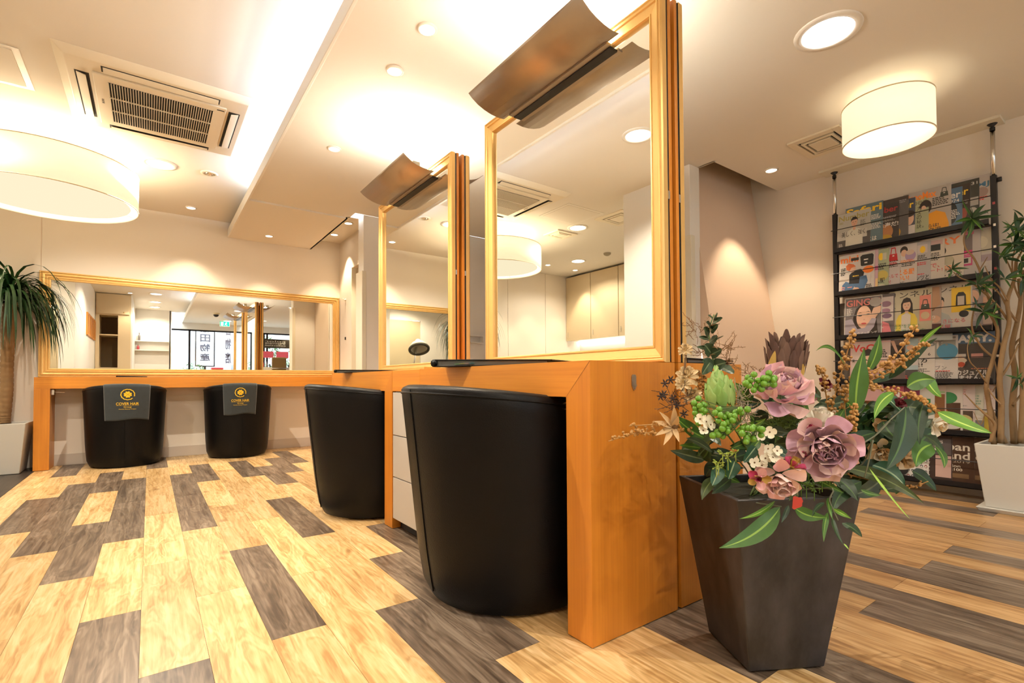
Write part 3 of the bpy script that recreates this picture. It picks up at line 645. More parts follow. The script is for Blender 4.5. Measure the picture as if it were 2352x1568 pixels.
# ================================================================ THINGS ON THE COUNTERS
def folder(name, label, x, y, rz, w, l, h, open_=0., tabs=False, z=H0+.0005):
    t = thing(name, label, 'folder', (x, y, z), 'black folders on the counters'); t.rotation_euler.z = rz
    c = Vector((0, 0, 0))
    MB().box(-w/2, w/2, -l/2, l/2, 0, .004).build('cover', LEATHER, t, base=c, bevel=.0015)
    MB().hexa([(-w/2, -l/2, h-.005), (w/2, -l/2, h*.6-.005), (w/2, l/2, h*.6-.005), (-w/2, l/2, h-.005)], [(-w/2, -l/2, h), (w/2, -l/2, h*.6), (w/2, l/2, h*.6), (-w/2, l/2, h)]).build('cover', LEATHER, t, base=c, bevel=.0015)
    MB().tube([(-w/2, -l/2, h*.5), (-w/2, l/2, h*.5)], h*.5, 10).build('spine', LEATHER, t, base=c, smooth=True)
    MB().hexa([(-w/2+.004, -l/2+.006, .004), (w/2-.02, -l/2+.006, .004), (w/2-.02, l/2-.006, .004), (-w/2+.004, l/2-.006, .004)], [(-w/2+.004, -l/2+.006, h-.005), (w/2-.02, -l/2+.006, h*.62-.005), (w/2-.02, l/2-.006, h*.62-.005), (-w/2+.004, l/2-.006, h-.005)]).build('pages', mat('page_dark', (.10, .10, .09), .5), t, base=c)
    if tabs:
        for i, cc in enumerate(((.2, .7, .2), (.9, .8, .1), (.9, .5, .45), (.1, .5, .55))):
            MB().box(-w/2+.10+i*.022, -w/2+.118+i*.022, -l/2-.004, -l/2+.01, .009+i*.0006, .0096+i*.0006).build('index_tab', mat('tab%d' % i, cc, .5), t, base=c)
    return t
folder('menu_folder', 'thick black leather folder with coloured tabs on the near desk', 1.10, 1.56, math.radians(-64), .50, .22, .030, tabs=True)
folder('menu_folder', 'black folder on the far island desk in front of the far mirror', 1.060, 2.92, math.radians(-66), .38, .17, .020)
folder('menu_folder', 'thin black folder lying on the long wall counter above the left towel', -.13, 5.76, 0, .22, .16, .013)
folder('menu_folder', 'black folder on the back side of the island behind the flowers', 1.60, 1.12, math.radians(-15), .21, .3, .02)
wt = thing('wooden_tray', 'long low wooden tray on the far desk against the far tall mirror', 'tray', (1.235, 2.75, H0))
for (a, b_, c_, d_) in ((1.185, 1.195, 2.42, 3.08), (1.275, 1.285, 2.42, 3.08), (1.195, 1.275, 2.42, 2.47), (1.195, 1.275, 3.05, 3.08)): MB().box(a, b_, c_, d_, H0+.0005, H0+.024).build('tray_side', mat('tray_oak', (.55, .33, .09), .5, var=.15, vscale=25), wt, bevel=.001)
MB().box(1.195, 1.275, 2.47, 3.05, H0+.0005, H0+.004).build('tray_base', mat('tray_oak'), wt)
# ================================================================ MAGAZINE RACK
rk = thing('magazine_rack', 'black steel magazine rack with six shelves braced between floor and ceiling', 'rack', (4.06, 1.09, 0))
YA, YB = 1.512, .663
for y in (YA, YB):
    MB().box(4.045, 4.075, y-.014, y+.014, .012, 1.935).build('upright', BLKM, rk, bevel=.001)
    MB().tube([(4.06, y, 1.93), (4.06, y, 2.225)], .011, 14).build('telescopic_pole', CHROME, rk, smooth=True)
    MB().lathe([(.013, 2.205), (.013, 2.225), (.007, 2.23), (.02, 2.242), (.024, 2.247), (.0005, 2.247)], 20, (4.06, y, 0)).build('top_foot', BLACK, rk, smooth=True)
    MB().lathe([(.0005, .012), (.018, .012), (.022, .001), (.0005, .001)], 16, (4.06, y, 0)).build('bottom_foot', BLACK, rk, smooth=True)
MB().tube([(4.06, YB-.014, 1.905), (4.06, YB-.034, 1.905)], .014, 12).build('clamp_knob', BLACK, rk, smooth=True)
for i in range(13):
    MB().box(4.0445, 4.045, YB-.006, YB+.006, .2+i*.13, .215+i*.13).build('hole_slot', CHROME if i % 3 else mat('sticker_red', (.5, .08, .08), .5), rk)
RZ = [1.656, 1.342, 1.027, .712, .397, .083]
for z in RZ:
    s = MB().box(3.985, 3.99, YB+.014, YA-.014, z-.022, z+.012).box(3.985, 4.07, YB+.014, YA-.014, z-.022, z-.018).build('shelf', BLKM, rk)
    MB().tube([(3.982, YB, z+.142), (3.982, YA, z+.142)], .0028, 6).build('guard_wire', BLKM, rk)
    MB().box(4.074, 4.078, YB+.014, YA-.014, z-.02, z+.25).build('dark_back', mat('rack_shade', (.20, .17, .15), .6), rk)  # dark sheet whose colour carries the shade on the wall behind the magazines
tag(MB().box(3.985, 4.12, .617, 1.588, 2.2475, 2.2645).build('ceiling_board', OFFW, base=(4.05, 1.1, 2.2475), bevel=.001), 'long white board fixed under the ceiling above the magazine rack', 'board')
_cm = {}
def cm(c):
    k = tuple(round(x, 3) for x in c)
    if k not in _cm: _cm[k] = mat('print_%d' % len(_cm), k, .42)
    return _cm[k]
K = (.02, .02, .022); WT = (.80, .76, .72); RD = (.70, .06, .06); ORG = (.95, .28, .04); YEL_ = (.95, .62, .04); SK = (.72, .45, .32); HR = (.03, .02, .018); PKC = (.80, .35, .38); GR = (.35, .42, .25)
def paint(o_, ex, ez, nrm, prims, parent, name='cover_print'):
    mb = MB(); mats = []; 
    def mi(c):
        m = cm(c)
        if m not in mats: mats.append(m)
        return mats.index(m)
    def P(u, v, k): return tuple(o_+ex*u+ez*v+nrm*(.0008+.00012*k))
    for k, p in enumerate(prims):
        t = p[0]
        if t == 'r': _, a, b, c, d, col = p; mb.add([P(a, c, k), P(b, c, k), P(b, d, k), P(a, d, k)], [(0, 1, 2, 3)], mi(col))
        elif t == 'e':
            _, a, b, c, d, col = p; mb.add([P(a+c*math.cos(q*PI/10), b+d*math.sin(q*PI/10), k) for q in range(20)], [tuple(range(20))], mi(col))
        elif t == 'p': mb.add([P(a, b, k) for a, b in p[1]], [tuple(range(len(p[1])))], mi(p[2]))
        elif t == 't':
            vs, fs = fit_text(p[1], p[2], p[3], p[4], p[5], p[7] if len(p) > 7 else .01); mb.add([P(a, b, k) for a, b in vs], fs, mi(p[6]))
        elif t == 'l':
            _, a, b, c, d, n, col = p; rr = random.Random(int(a*100+c*1000)+n)
            for i in range(n):
                v = c+(d-c)*(i+.5)/n; h = (d-c)/n*.28; e = b-(b-a)*rr.uniform(0, .35)
                q = a
                while q < e:
                    w = rr.uniform(.025, .07); mb.add([P(q, v-h, k), P(min(e, q+w), v-h, k), P(min(e, q+w), v+h, k), P(q, v+h, k)], [(0, 1, 2, 3)], mi(col)); q += w+.012
    return mb.build(name, mats, parent)
def person(cx, cy, s, hair=HR, skin=SK, top=WT, long_=True, hat=None):
    q = []
    if long_: q.append(('p', [(cx-s*1.35, cy-s*2.2), (cx-s*1.35, cy+s*.4), (cx-s*.8, cy+s*1.45), (cx, cy+s*1.75), (cx+s*.8, cy+s*1.45), (cx+s*1.35, cy+s*.3), (cx+s*1.5, cy-s*2.3)], hair))
    q.append(('p', [(cx-s*2.6, cy-s*6.5), (cx-s*2.5, cy-s*3.2), (cx-s*1.9, cy-s*2.1), (cx-s*.5, cy-s*1.5), (cx+s*.5, cy-s*1.5), (cx+s*1.9, cy-s*2.1), (cx+s*2.5, cy-s*3.2), (cx+s*2.6, cy-s*6.5)], top))
    q.append(('p', [(cx-s*.4, cy-s*1.9), (cx-s*.4, cy-s*.6), (cx+s*.4, cy-s*.6), (cx+s*.4, cy-s*1.9), (cx, cy-s*2.2)], skin))
    q.append(('e', cx, cy, s*.95, s*1.2, skin))
    q.append(('p', [(cx-s*1.02, cy+s*.1), (cx-s*1.0, cy+s*.9), (cx-s*.5, cy+s*1.4), (cx+s*.3, cy+s*1.45), (cx+s*.95, cy+s*.95), (cx+s*1.02, cy+s*.2), (cx+s*.7, cy+s*.7), (cx-s*.2, cy+s*.62), (cx-s*.75, cy+s*.55)], hat or hair))
    q += [('e', cx-s*.38, cy+s*.02, s*.15, s*.07, HR), ('e', cx+s*.38, cy+s*.02, s*.15, s*.07, HR), ('e', cx, cy-s*.55, s*.22, s*.08, (.6, .12, .12))]
    return q
def bag(cx, cy, w, h, col):
    return [('p', [(cx-w*.45, cy-h*.1), (cx-w*.3, cy+h*.75), (cx-w*.2, cy+h*.8), (cx+w*.2, cy+h*.8), (cx+w*.3, cy+h*.75), (cx+w*.45, cy-h*.1), (cx+w*.34, cy-h*.1), (cx+w*.2, cy+h*.68), (cx-w*.2, cy+h*.68), (cx-w*.34, cy-h*.1)], col),
            ('p', [(cx-w*.6, cy-h*.55), (cx-w*.5, cy+h*.15), (cx+w*.5, cy+h*.15), (cx+w*.6, cy-h*.55)], col), ('r', cx-w*.12, cx+w*.12, cy-h*.1, cy+h*.02, WT)]
def mag(row, rpx, w, h, col, prims, label, lay, lift=0., lean=.030, spine=None):
    z0 = RZ[row]-.016
    py = {0: 520, 1: 610, 2: 710, 3: 820, 4: 925, 5: 1050}[row]
    yr = on(rpx, py, 0, 4.02).y; yl = min(yr+w, 1.492)
    xb = 3.994+.0036*lay; xt = xb+lean
    t = thing('magazine', label, 'magazine', (xb, (yl+yr)/2, z0), 'magazines on the black rack')
    th = .003
    o_ = Vector((xb, yl, z0+lift)); ex = Vector((0, -(yl-yr), 0)); ez = Vector((xt-xb, 0, h))
    nr = Vector((-ez.z, 0, ez.x)).normalized()
    B = lambda f: [tuple(o_+nr*f), tuple(o_+ex+nr*f), tuple(o_+ex+ez+nr*f), tuple(o_+ez+nr*f)]
    MB().add(B(.0005)+B(-.0002), [(0, 1, 2, 3), (7, 6, 5, 4), (0, 4, 5, 1), (1, 5, 6, 2), (2, 6, 7, 3), (3, 7, 4, 0)]).build('cover', cm(col), t)
    MB().add(B(-.0003)+B(-th), [(0, 1, 2, 3), (7, 6, 5, 4), (0, 4, 5, 1), (1, 5, 6, 2), (2, 6, 7, 3), (3, 7, 4, 0)]).build('pages', mat('page_edge', (.55, .5, .46), .6), t)
    paint(o_, ex, ez, nr, prims, t)
    return t
A4 = .205
# --- top shelf
mag(0, 2001, A4, .272, (.50, .49, .45), [('r', 0, 1, 0, .42, (.10, .09, .09)), ('r', 0, .9, .28, .5, (.58, .56, .52)), ('t', 'Number', .04, .96, .80, .95, (.42, .36, .12), .02), ('t', '980', .05, .18, .72, .78, (.35, .3, .12)),
     ]+person(.52, .72, .10, HR, SK, (.70, .68, .60), False)+[('p', [(.36, .03), (.36, .5), (.7, .5), (.74, .2), (.68, .02)], (.72, .70, .62)), ('t', '美しく、強く。', .14, .92, .36, .50, K, .0), ('l', .70, .86, .58, .74, 6, (.15, .14, .13)), ('l', .06, .2, .05, .2, 5, WT)],
    'grey magazine with a man in a white shirt, leftmost on the top shelf', 0)
mag(0, 2029, A4+.02, .305, (.13, .20, .24), [('t', 'Safari', .02, .97, .80, .97, YEL_, .03), ('l', .70, .97, .60, .72, 4, WT), ('l', .68, .97, .38, .52, 5, WT), ('t', 'には', .6, .85, .12, .22, WT, .02), ('l', .6, .97, .02, .07, 2, YEL_)],
    'teal magazine with big yellow masthead behind the leftmost one', 1)
mag(0, 2066, A4, .272, (.055, .045, .045), [('t', 'Number', .04, .96, .78, .93, (.45, .05, .05), .02), ('l', .55, .95, .55, .68, 5, (.45, .43, .42)), ('e', .62, .28, .22, .2, (.45, .20, .08)), ('t', 'は海だ!', .45, .98, .40, .52, WT, .02), ('e', .62, .12, .2, .1, (.5, .3, .04))],
    'black magazine with dark red masthead on the top shelf', 2)
mag(0, 2087, A4, .300, (.07, .055, .05), [('r', .7, 1, .05, .9, (.12, .11, .11)), ('e', .6, .2, .2, .15, (.6, .3, .03)), ('l', .75, .97, .85, .93, 2, (.3, .28, .28))], 'tall very dark magazine behind the red lettered one', 3)
mag(0, 2102, A4, .275, (.07, .08, .12), [('t', 'Number', .04, .96, .76, .93, YEL_, .02), ('e', .85, .5, .12, .16, SK), ('e', .85, .62, .14, .08, HR), ('r', .76, 1, .05, .33, (.62, .58, .56))], 'navy magazine with yellow masthead end on the top shelf', 4)
mag(0, 2133, A4, .272, (.42, .44, .28), [('t', 'Number', .04, .96, .79, .94, (.25, .24, .14), .02), ('t', 'カ', .70, .82, .66, .76, K, .0), ('t', 'ズ', .70, .82, .55, .65, K, .0), ('t', 'の', .70, .82, .44, .54, K, .0), ('t', '秘', .70, .82, .33, .43, K, .0), ('t', '訣', .70, .82, .22, .32, K, .0), ('t', '。', .84, .88, .22, .26, K, .0), ('l', .5, .95, .04, .14, 3, WT)],
    'pale green magazine with vertical black lettering on the top shelf', 5)
mag(0, 2185, .245, .310, (.48, .43, .40), [('t', 'MonoMax', .02, .70, .80, .95, ORG, .03), ('l', .62, .95, .60, .78, 5, K)]+bag(.86, .84, .14, .14, (.05, .06, .05))+[('p', [(.40, 0), (.42, .3), (.5, .45), (.7, .5), (.88, .42), (.95, .2), (.96, 0)], (.85, .36, .02)), ('e', .48, .62, .13, .15, HR), ('e', .44, .57, .06, .09, SK), ('t', '僕らは!', .42, .75, .16, .24, K, .02), ('t', 'ックで', .42, .80, .08, .155, K, .02)],
    'large grey magazine with a man in an orange jacket on the top shelf', 6)
mag(0, 2210, A4, .275, (.10, .18, .30), [('t', 'Number', .04, .96, .76, .92, WT, .02), ('t', '974', .72, .93, .66, .73, WT), ('e', .75, .42, .14, .25, (.03, .035, .045)), ('r', .62, 1, .02, .12, (.55, .5, .48)), ('l', .66, .95, .28, .5, 6, WT)], 'blue magazine with white masthead and the number 974', 7)
mag(0, 2228, A4, .285, (.045, .03, .028), [('t', 'Number', .04, .96, .76, .92, YEL_, .02), ('e', .85, .35, .08, .12, (.3, .06, .04)), ('l', .82, .97, .55, .65, 3, (.3, .28, .25))], 'black magazine with a yellow letter near the right of the top shelf', 8)
mag(0, 2249, A4, .305, (.05, .05, .045), [('t', '31', .82, .96, .88, .94, (.6, .6, .56)), ('r', .76, .98, .45, .62, (.4, .38, .36)), ('e', .85, .3, .12, .12, (.45, .42, .38))], 'dark magazine with white 31 in its corner on the top shelf', 9)
mag(0, 2275, A4, .318, (.50, .45, .43), [('t', 'LUMJ', .35, .97, .74, .86, (.06, .18, .32), .02), ('e', .8, .66, .15, .1, (.35, .25, .22)), ('t', 'テム', .68, .95, .22, .30, K, .0), ('l', .7, .95, .5, .58, 2, RD), ('r', .5, .7, .1, .5, (.35, .42, .44))], 'grey magazine with slanted blue masthead, rightmost on the top shelf', 10)
# --- second shelf
mag(1, 2010, A4+.012, .285, (.66, .62, .60), [('t', 'mini', .04, .55, .80, .96, (.95, .25, .06), .03), ('r', .34, .56, .83, .90, K), ('p', [(.62, .68), (.60, .9), (.66, .94), (.93, .94), (.97, .9), (.96, .68), (.92, .66), (.65, .66)], K), ('r', .7, .82, .8, .83, WT), ('r', .72, .8, .72, .75, WT), ('e', .83, .56, .15, .09, (.95, .25, .04)),
     ('p', [(.10, .02), (.10, .24), (.2, .33), (.4, .25), (.62, .42), (.78, .42), (.82, .28), (.7, .04), (.55, .06), (.45, .18), (.35, .03)], (.08, .17, .33)), ('p', [(.30, .26), (.30, .48), (.42, .58), (.62, .6), (.72, .5), (.70, .42), (.6, .40), (.58, .24)], K), ('e', .38, .63, .10, .09, SK), ('p', [(.22, .62), (.20, .72), (.28, .78), (.42, .74), (.48, .68), (.36, .66), (.30, .58)], (.65, .16, .05)), ('l', .40, .62, .42, .46, 1, YEL_), ('l', .05, .22, .48, .68, 5, K), ('t', 'ミニ', .05, .4, .06, .2, (.95, .35, .3), .01), ('e', .50, .1, .09, .05, SK), ('l', .78, .97, .08, .2, 3, K)],
    'white magazine with a sitter in an orange beanie and black sweater', 0)
mag(1, 2017.5, A4, .290, (.62, .42, .50), [('r', .9, 1, .5, .6, (.5, .1, .25)), ('r', .93, 1, 0, .3, (.85, .6, .3))], 'thin pink strip of a magazine on the second shelf', 1)
mag(1, 2042, A4, .285, (.42, .48, .32), [('e', .78, .82, .07, .09, YEL_), ('r', .82, .93, .74, .9, (.62, .6, .5)), ('l', .62, .95, .5, .66, 4, K), ('e', .82, .36, .16, .12, (.62, .50, .12)), ('t', '人服', .60, .90, .18, .30, K, .02), ('e', .78, .09, .14, .06, (.66, .62, .5))], 'green magazine with black lettering on the second shelf', 2)
mag(1, 2067, A4, .285, (.60, .55, .56), bag(.82, .80, .20, .24, (.55, .02, .03))+[('l', .65, .95, .52, .68, 5, K), ('l', .68, .95, .58, .64, 2, RD), ('e', .64, .55, .03, .12, K), ('t', 'ールで', .64, .96, .26, .35, (.6, .08, .1), .01), ('t', 'い!', .64, .76, .13, .22, (.6, .08, .1), .01)], 'magazine with a red handbag on its cover', 3)
mag(1, 2106, A4, .290, (.66, .60, .58), [('e', .66, .86, .10, .10, HR), ('e', .66, .80, .08, .08, SK), ('e', .83, .72, .14, .12, (.42, .30, .48)), ('e', .82, .80, .11, .06, (.65, .5, .42)), ('e', .62, .84, .0, .0, K), ('l', .52, .95, .58, .64, 2, ORG), ('l', .6, .95, .48, .56, 2, K), ('t', 'える服', .48, .94, .29, .42, ORG, .03), ('t', 'いい!', .48, .8, .17, .27, ORG, .02), ('l', .48, .7, .08, .14, 3, K)], 'white magazine with a lilac pouch and orange lettering', 4)
mag(1, 2137, A4, .288, (.50, .48, .50), [('r', .66, .92, .74, .93, (.66, .58, .58)), ('e', .8, .82, .07, .08, YEL_), ('l', .62, .97, .60, .70, 3, K), ('l', .66, .97, .46, .54, 2, RD), ('p', [(.5, 0), (.5, .7), (.56, .6), (.66, .35), (.68, 0)], (.25, .27, .28)), ('t', 'パンツと', .50, .96, .12, .24, K, .02), ('l', .55, .85, .24, .28, 1, RD)], 'grey magazine with a small yellow item and jeans on its cover', 5)
mag(1, 2169, A4, .290, (.68, .62, .56), [('r', .5, .95, .86, .97, (.62, .42, .42)), ('r', .58, .9, .74, .88, K), ('l', .55, .95, .52, .70, 6, K), ('t', 'ツで、', .50, .88, .36, .46, (.65, .08, .1), .01), ('t', 'デート!', .50, .95, .26, .35, (.65, .08, .1), .01), ('p', [(.5, 0), (.5, .35), (.6, .2), (.64, 0)], SK)], 'cream magazine with red lettering and a black purse', 6)
mag(1, 2213, .215, .300, (.70, .62, .54), [('t', 'VERY', .0, .93, .80, .95, (.9, .22, .06), .02), ('e', .45, .68, .16, .12, HR), ('e', .38, .66, .10, .11, SK), ('p', [(.2, .3), (.22, .5), (.4, .56), (.6, .5), (.7, .3)], (.70, .66, .62)), ('e', .66, .46, .13, .10, (.52, .48, .36)), ('l', .55, .92, .26, .36, 3, ORG), ('t', '坂本裕', .55, .85, .24, .29, K, .0), ('t', 'オシャレが', .14, .96, .10, .19, K, .02), ('t', 'できない', .14, .96, .01, .09, K, .02)], 'cream magazine with an orange masthead and a woman with a dark bob', 7)
mag(1, 2252, .21, .305, (.52, .47, .46), [('r', .20, .82, .60, .95, (.16, .12, .12)), ('r', .16, .85, .92, .98, (.70, .2, .3)), ('r', .2, .82, .50, .60, (.68, .03, .20)), ('l', .25, .75, .52, .57, 2, WT), ('r', .22, .82, .29, .49, (.55, .05, .2)), ('r', .25, .50, .33, .46, (.6, .56, .54)), ('r', .54, .79, .33, .46, (.6, .56, .54)), ('r', .31, .44, .35, .44, K), ('r', .6, .73, .35, .44, K), ('r', .22, .27, .14, .25, (.6, .05, .2)), ('l', .2, .85, .04, .08, 1, (.6, .05, .2))], 'magazine with a crimson band and exclamation mark on the second shelf', 8)
mag(1, 2277, A4, .315, (.55, .50, .48), [('r', .5, 1, .50, .95, (.50, .46, .36)), ('e', .76, .70, .16, .12, (.62, .57, .44)), ('r', .73, .77, .78, .95, K), ('r', .5, 1, .32, .45, (.38, .30, .34)), ('l', .6, .95, .2, .26, 2, (.4, .38, .36))], 'pale magazine with a hanging ornament, rightmost on the second shelf', 9)
# --- third shelf
mag(2, 2027, .225, .290, (.20, .18, .19), [('r', .0, 1, 0, .02, WT), ('r', 0, .02, 0, 1, WT), ('r', 0, 1, .98, 1, WT), ('r', .98, 1, 0, 1, WT), ('p', [(.30, .05), (.24, .5), (.32, .72), (.55, .86), (.78, .78), (.86, .5), (.9, .1)], HR), ('e', .53, .50, .20, .28, (.78, .50, .37)), ('e', .43, .54, .05, .016, HR), ('e', .64, .56, .05, .016, HR), ('p', [(.37, .60), (.43, .625), (.49, .605), (.43, .61)], HR), ('p', [(.58, .615), (.65, .64), (.70, .61), (.64, .625)], HR), ('e', .54, .44, .03, .012, (.6, .34, .25)), ('e', .53, .345, .07, .022, (.62, .12, .12)),
     ('p', [(.66, .40), (.78, .70), (.97, .74), (.97, .6), (.86, .5), (.78, .32)], (.74, .48, .36)), ('p', [(.03, .03), (.03, .45), (.2, .48), (.36, .22), (.56, .24), (.74, .46), (.86, .44), (.80, .25), (.62, .06), (.4, .03)], (.40, .36, .44)), ('t', 'GINGER', .05, 1.0, .78, .94, (.92, .30, .28), .02), ('e', .83, .84, .16, .11, (.45, .43, .42)), ('l', .06, .22, .55, .74, 8, WT), ('t', 'のマッチング', .36, .88, .08, .15, WT, .01)],
    'magazine with a large close-up of a woman leaning on her arm', 0)
mag(2, 2055, A4, .290, (.16, .14, .15), [('r', .58, .97, .36, .93, (.66, .60, .60)), ('e', .77, .76, .14, .07, (.30, .18, .26)), ('e', .76, .60, .13, .06, (.36, .2, .3)), ('e', .8, .48, .13, .06, (.2, .12, .2)), ('p', [(.45, .02), (.45, .34), (.62, .38), (.85, .3), (.95, .02)], (.72, .22, .26)), ('t', 'IK', .52, .72, .20, .30, WT, .02)], 'magazine with printed pouches over a red lip picture', 1)
mag(2, 2141, .225, .300, (.62, .58, .44), [('t', 'リンネル', .0, .99, .83, .96, K, .0)]+person(.42, .66, .10, HR, (.82, .56, .42), (.85, .68, .10))+[('p', [(.28, .02), (.3, .44), (.42, .5), (.52, .44), (.5, .02)], (.76, .72, .66)), ('r', .72, .98, .28, .84, (.85, .32, .26)), ('e', .85, .40, .10, .08, (.75, .6, .4))]+bag(.85, .62, .17, .16, (.07, .08, .06))+[('l', .02, .16, .3, .75, 8, (.3, .28, .2)), ('t', '似合う"を見つけ', .02, .72, .15, .24, (.10, .28, .12), .0), ('t', '服の選び い方', .02, .86, .04, .13, (.10, .28, .12), .0)],
    'cream magazine with a smiling woman in a yellow cardigan', 2)
mag(2, 2162, A4, .302, (.50, .38, .32), [('p', [(.66, .4), (.6, .98), (.8, .98), (.84, .5)], (.24, .10, .05)), ('p', [(.78, .5), (.72, .98), (.95, .98), (.98, .6)], (.55, .33, .20)), ('e', .84, .30, .14, .08, SK), ('r', .6, 1, 0, .2, (.09, .03, .03)), ('t', 'の', .72, .86, .31, .38, WT, .02), ('t', 'レ', .70, .82, .21, .29, WT, .02)], 'magazine cover with long light brown hair on the third shelf', 3)
mag(2, 2233, .225, .308, (.66, .61, .54), [('t', 'リンネル', .08, .95, .82, .95, K, .0)]+person(.30, .60, .115, HR, (.80, .55, .42), (.46, .50, .50), False)+[('r', .57, .97, .40, .90, (.92, .62, .06)), ('p', [(.66, .52), (.67, .74), (.72, .80), (.82, .80), (.87, .74), (.88, .52)], K), ('r', .70, .84, .54, .72, (.62, .55, .48)), ('e', .83, .36, .10, .07, K), ('t', 'が好きになる', .12, .86, .19, .28, (.70, .10, .12), .0), ('t', 'の部屋', .12, .56, .08, .17, (.70, .10, .12), .0), ('l', .12, .8, .03, .06, 1, K)],
    'cream magazine with a woman with short hair and a yellow bag panel', 4)
mag(2, 2257, A4, .306, (.32, .28, .28), [('e', .8, .7, .12, .12, SK), ('l', .6, .95, .2, .5, 8, (.5, .45, .44)), ('r', .6, 1, .85, 1, (.45, .38, .36))], 'grey magazine behind the plant leaves on the third shelf', 5)
mag(2, 2279, A4, .312, (.55, .42, .36), [('e', .82, .84, .10, .08, K), ('e', .82, .84, .05, .05, (.5, .4, .36)), ('e', .8, .45, .16, .2, SK), ('r', .6, 1, .02, .12, (.2, .12, .1))], 'rightmost pinkish brown magazine on the third shelf', 6)
# --- fourth shelf
mag(3, 2046, .235, .290, (.66, .54, .52), [('r', 0, 1, .96, 1, (.7, .45, .45)), ('r', .0, .03, 0, 1, (.7, .45, .45)), ('t', 'VoCE', .05, .75, .75, .93, RD, .03)]+person(.46, .56, .15, HR, (.80, .54, .42), (.5, .3, .3))+[('e', .82, .4, .14, .14, SK), ('l', .7, .94, .6, .8, 5, K), ('t', '美', .05, .12, .5, .58, K)], 'pink magazine with a red masthead and dark haired woman behind the berries', 0)
mag(3, 2080, A4, .290, (.16, .11, .10), [('e', .74, .55, .2, .2, SK), ('e', .74, .72, .24, .16, HR), ('p', [(.6, .98), (.75, .7), (.82, .7), (.7, .98)], (.7, .45, .34))], 'dark magazine with a man with dark hair on the fourth shelf', 1)
mag(3, 2109, A4, .292, (.40, .52, .56), [('e', .8, .8, .1, .06, SK), ('r', .6, 1, .4, .7, (.6, .56, .54)), ('r', .6, 1, 0, .3, (.08, .07, .07)), ('t', 'らん', .62, .95, .05, .18, RD, .02)], 'pale blue magazine with red brush lettering on the fourth shelf', 2)
mag(3, 2147, .215, .295, (.72, .68, .64), [('t', 'CLASSY.', .02, 1.3, .80, .95, (.30, .30, .29), .03), ('t', '6', .84, .9, .60, .66, K), ('t', 'どが', .45, .9, .45, .55, K, .02), ('t', '夫!', .42, .72, .35, .45, K, .02), ('l', .42, .9, .22, .32, 4, K), ('r', .3, .36, 0, .6, (.5, .03, .05)), ('e', .40, .68, .08, .07, RD)], 'white magazine with grey masthead and the number 6', 3)
mag(3, 2200, .215, .300, (.70, .66, .63), [('r', .04, .95, .93, .97, (.3, .27, .24)), ('r', .1, .95, .5, .90, (.4, .4, .36)), ('t', 'ViTE', .1, .65, .72, .88, WT, .03), ('e', .76, .66, .24, .17, (.10, .32, .50)), ('e', .28, .66, .18, .2, HR), ('e', .16, .68, .10, .14, SK), ('p', [(.0, .4), (.05, .52), (.25, .55), (.45, .45), (.7, .4), (.5, 0), (0, 0)], (.74, .70, .68)), ('t', 'シリーブン', .05, .75, .28, .37, (.12, .11, .12), .0), ('l', .45, .92, .08, .25, 7, K), ('l', .5, .92, .24, .27, 1, RD)], 'white magazine with a blue oval and a dark haired woman', 4)
mag(3, 2285, .235, .310, (.06, .05, .045), [('r', 0, 1, .78, 1, (.10, .17, .28)), ('t', 'CLASSY.', -.02, .94, .80, .96, WT, .05), ('r', .02, .45, .50, .58, (.62, .58, .52)), ('r', .55, .78, .50, .58, (.6, .3, .27)), ('e', .33, .42, .11, .12, SK), ('e', .35, .45, .12, .05, (.72, .62, .5)), ('e', .36, .37, .07, .05, (.5, .08, .04)), ('p', [(.1, 0), (.18, .28), (.35, .32), (.5, .25), (.55, 0)], (.10, .08, .07)), ('t', 'とのカジュアル', .02, .88, .16, .26, WT, .03), ('t', 'ってませんか?', .02, .92, .06, .155, WT, .03), ('l', .55, .9, .27, .30, 1, (.6, .2, .1))],
    'black and blue magazine with a bold white masthead, rightmost on the fourth shelf', 5)
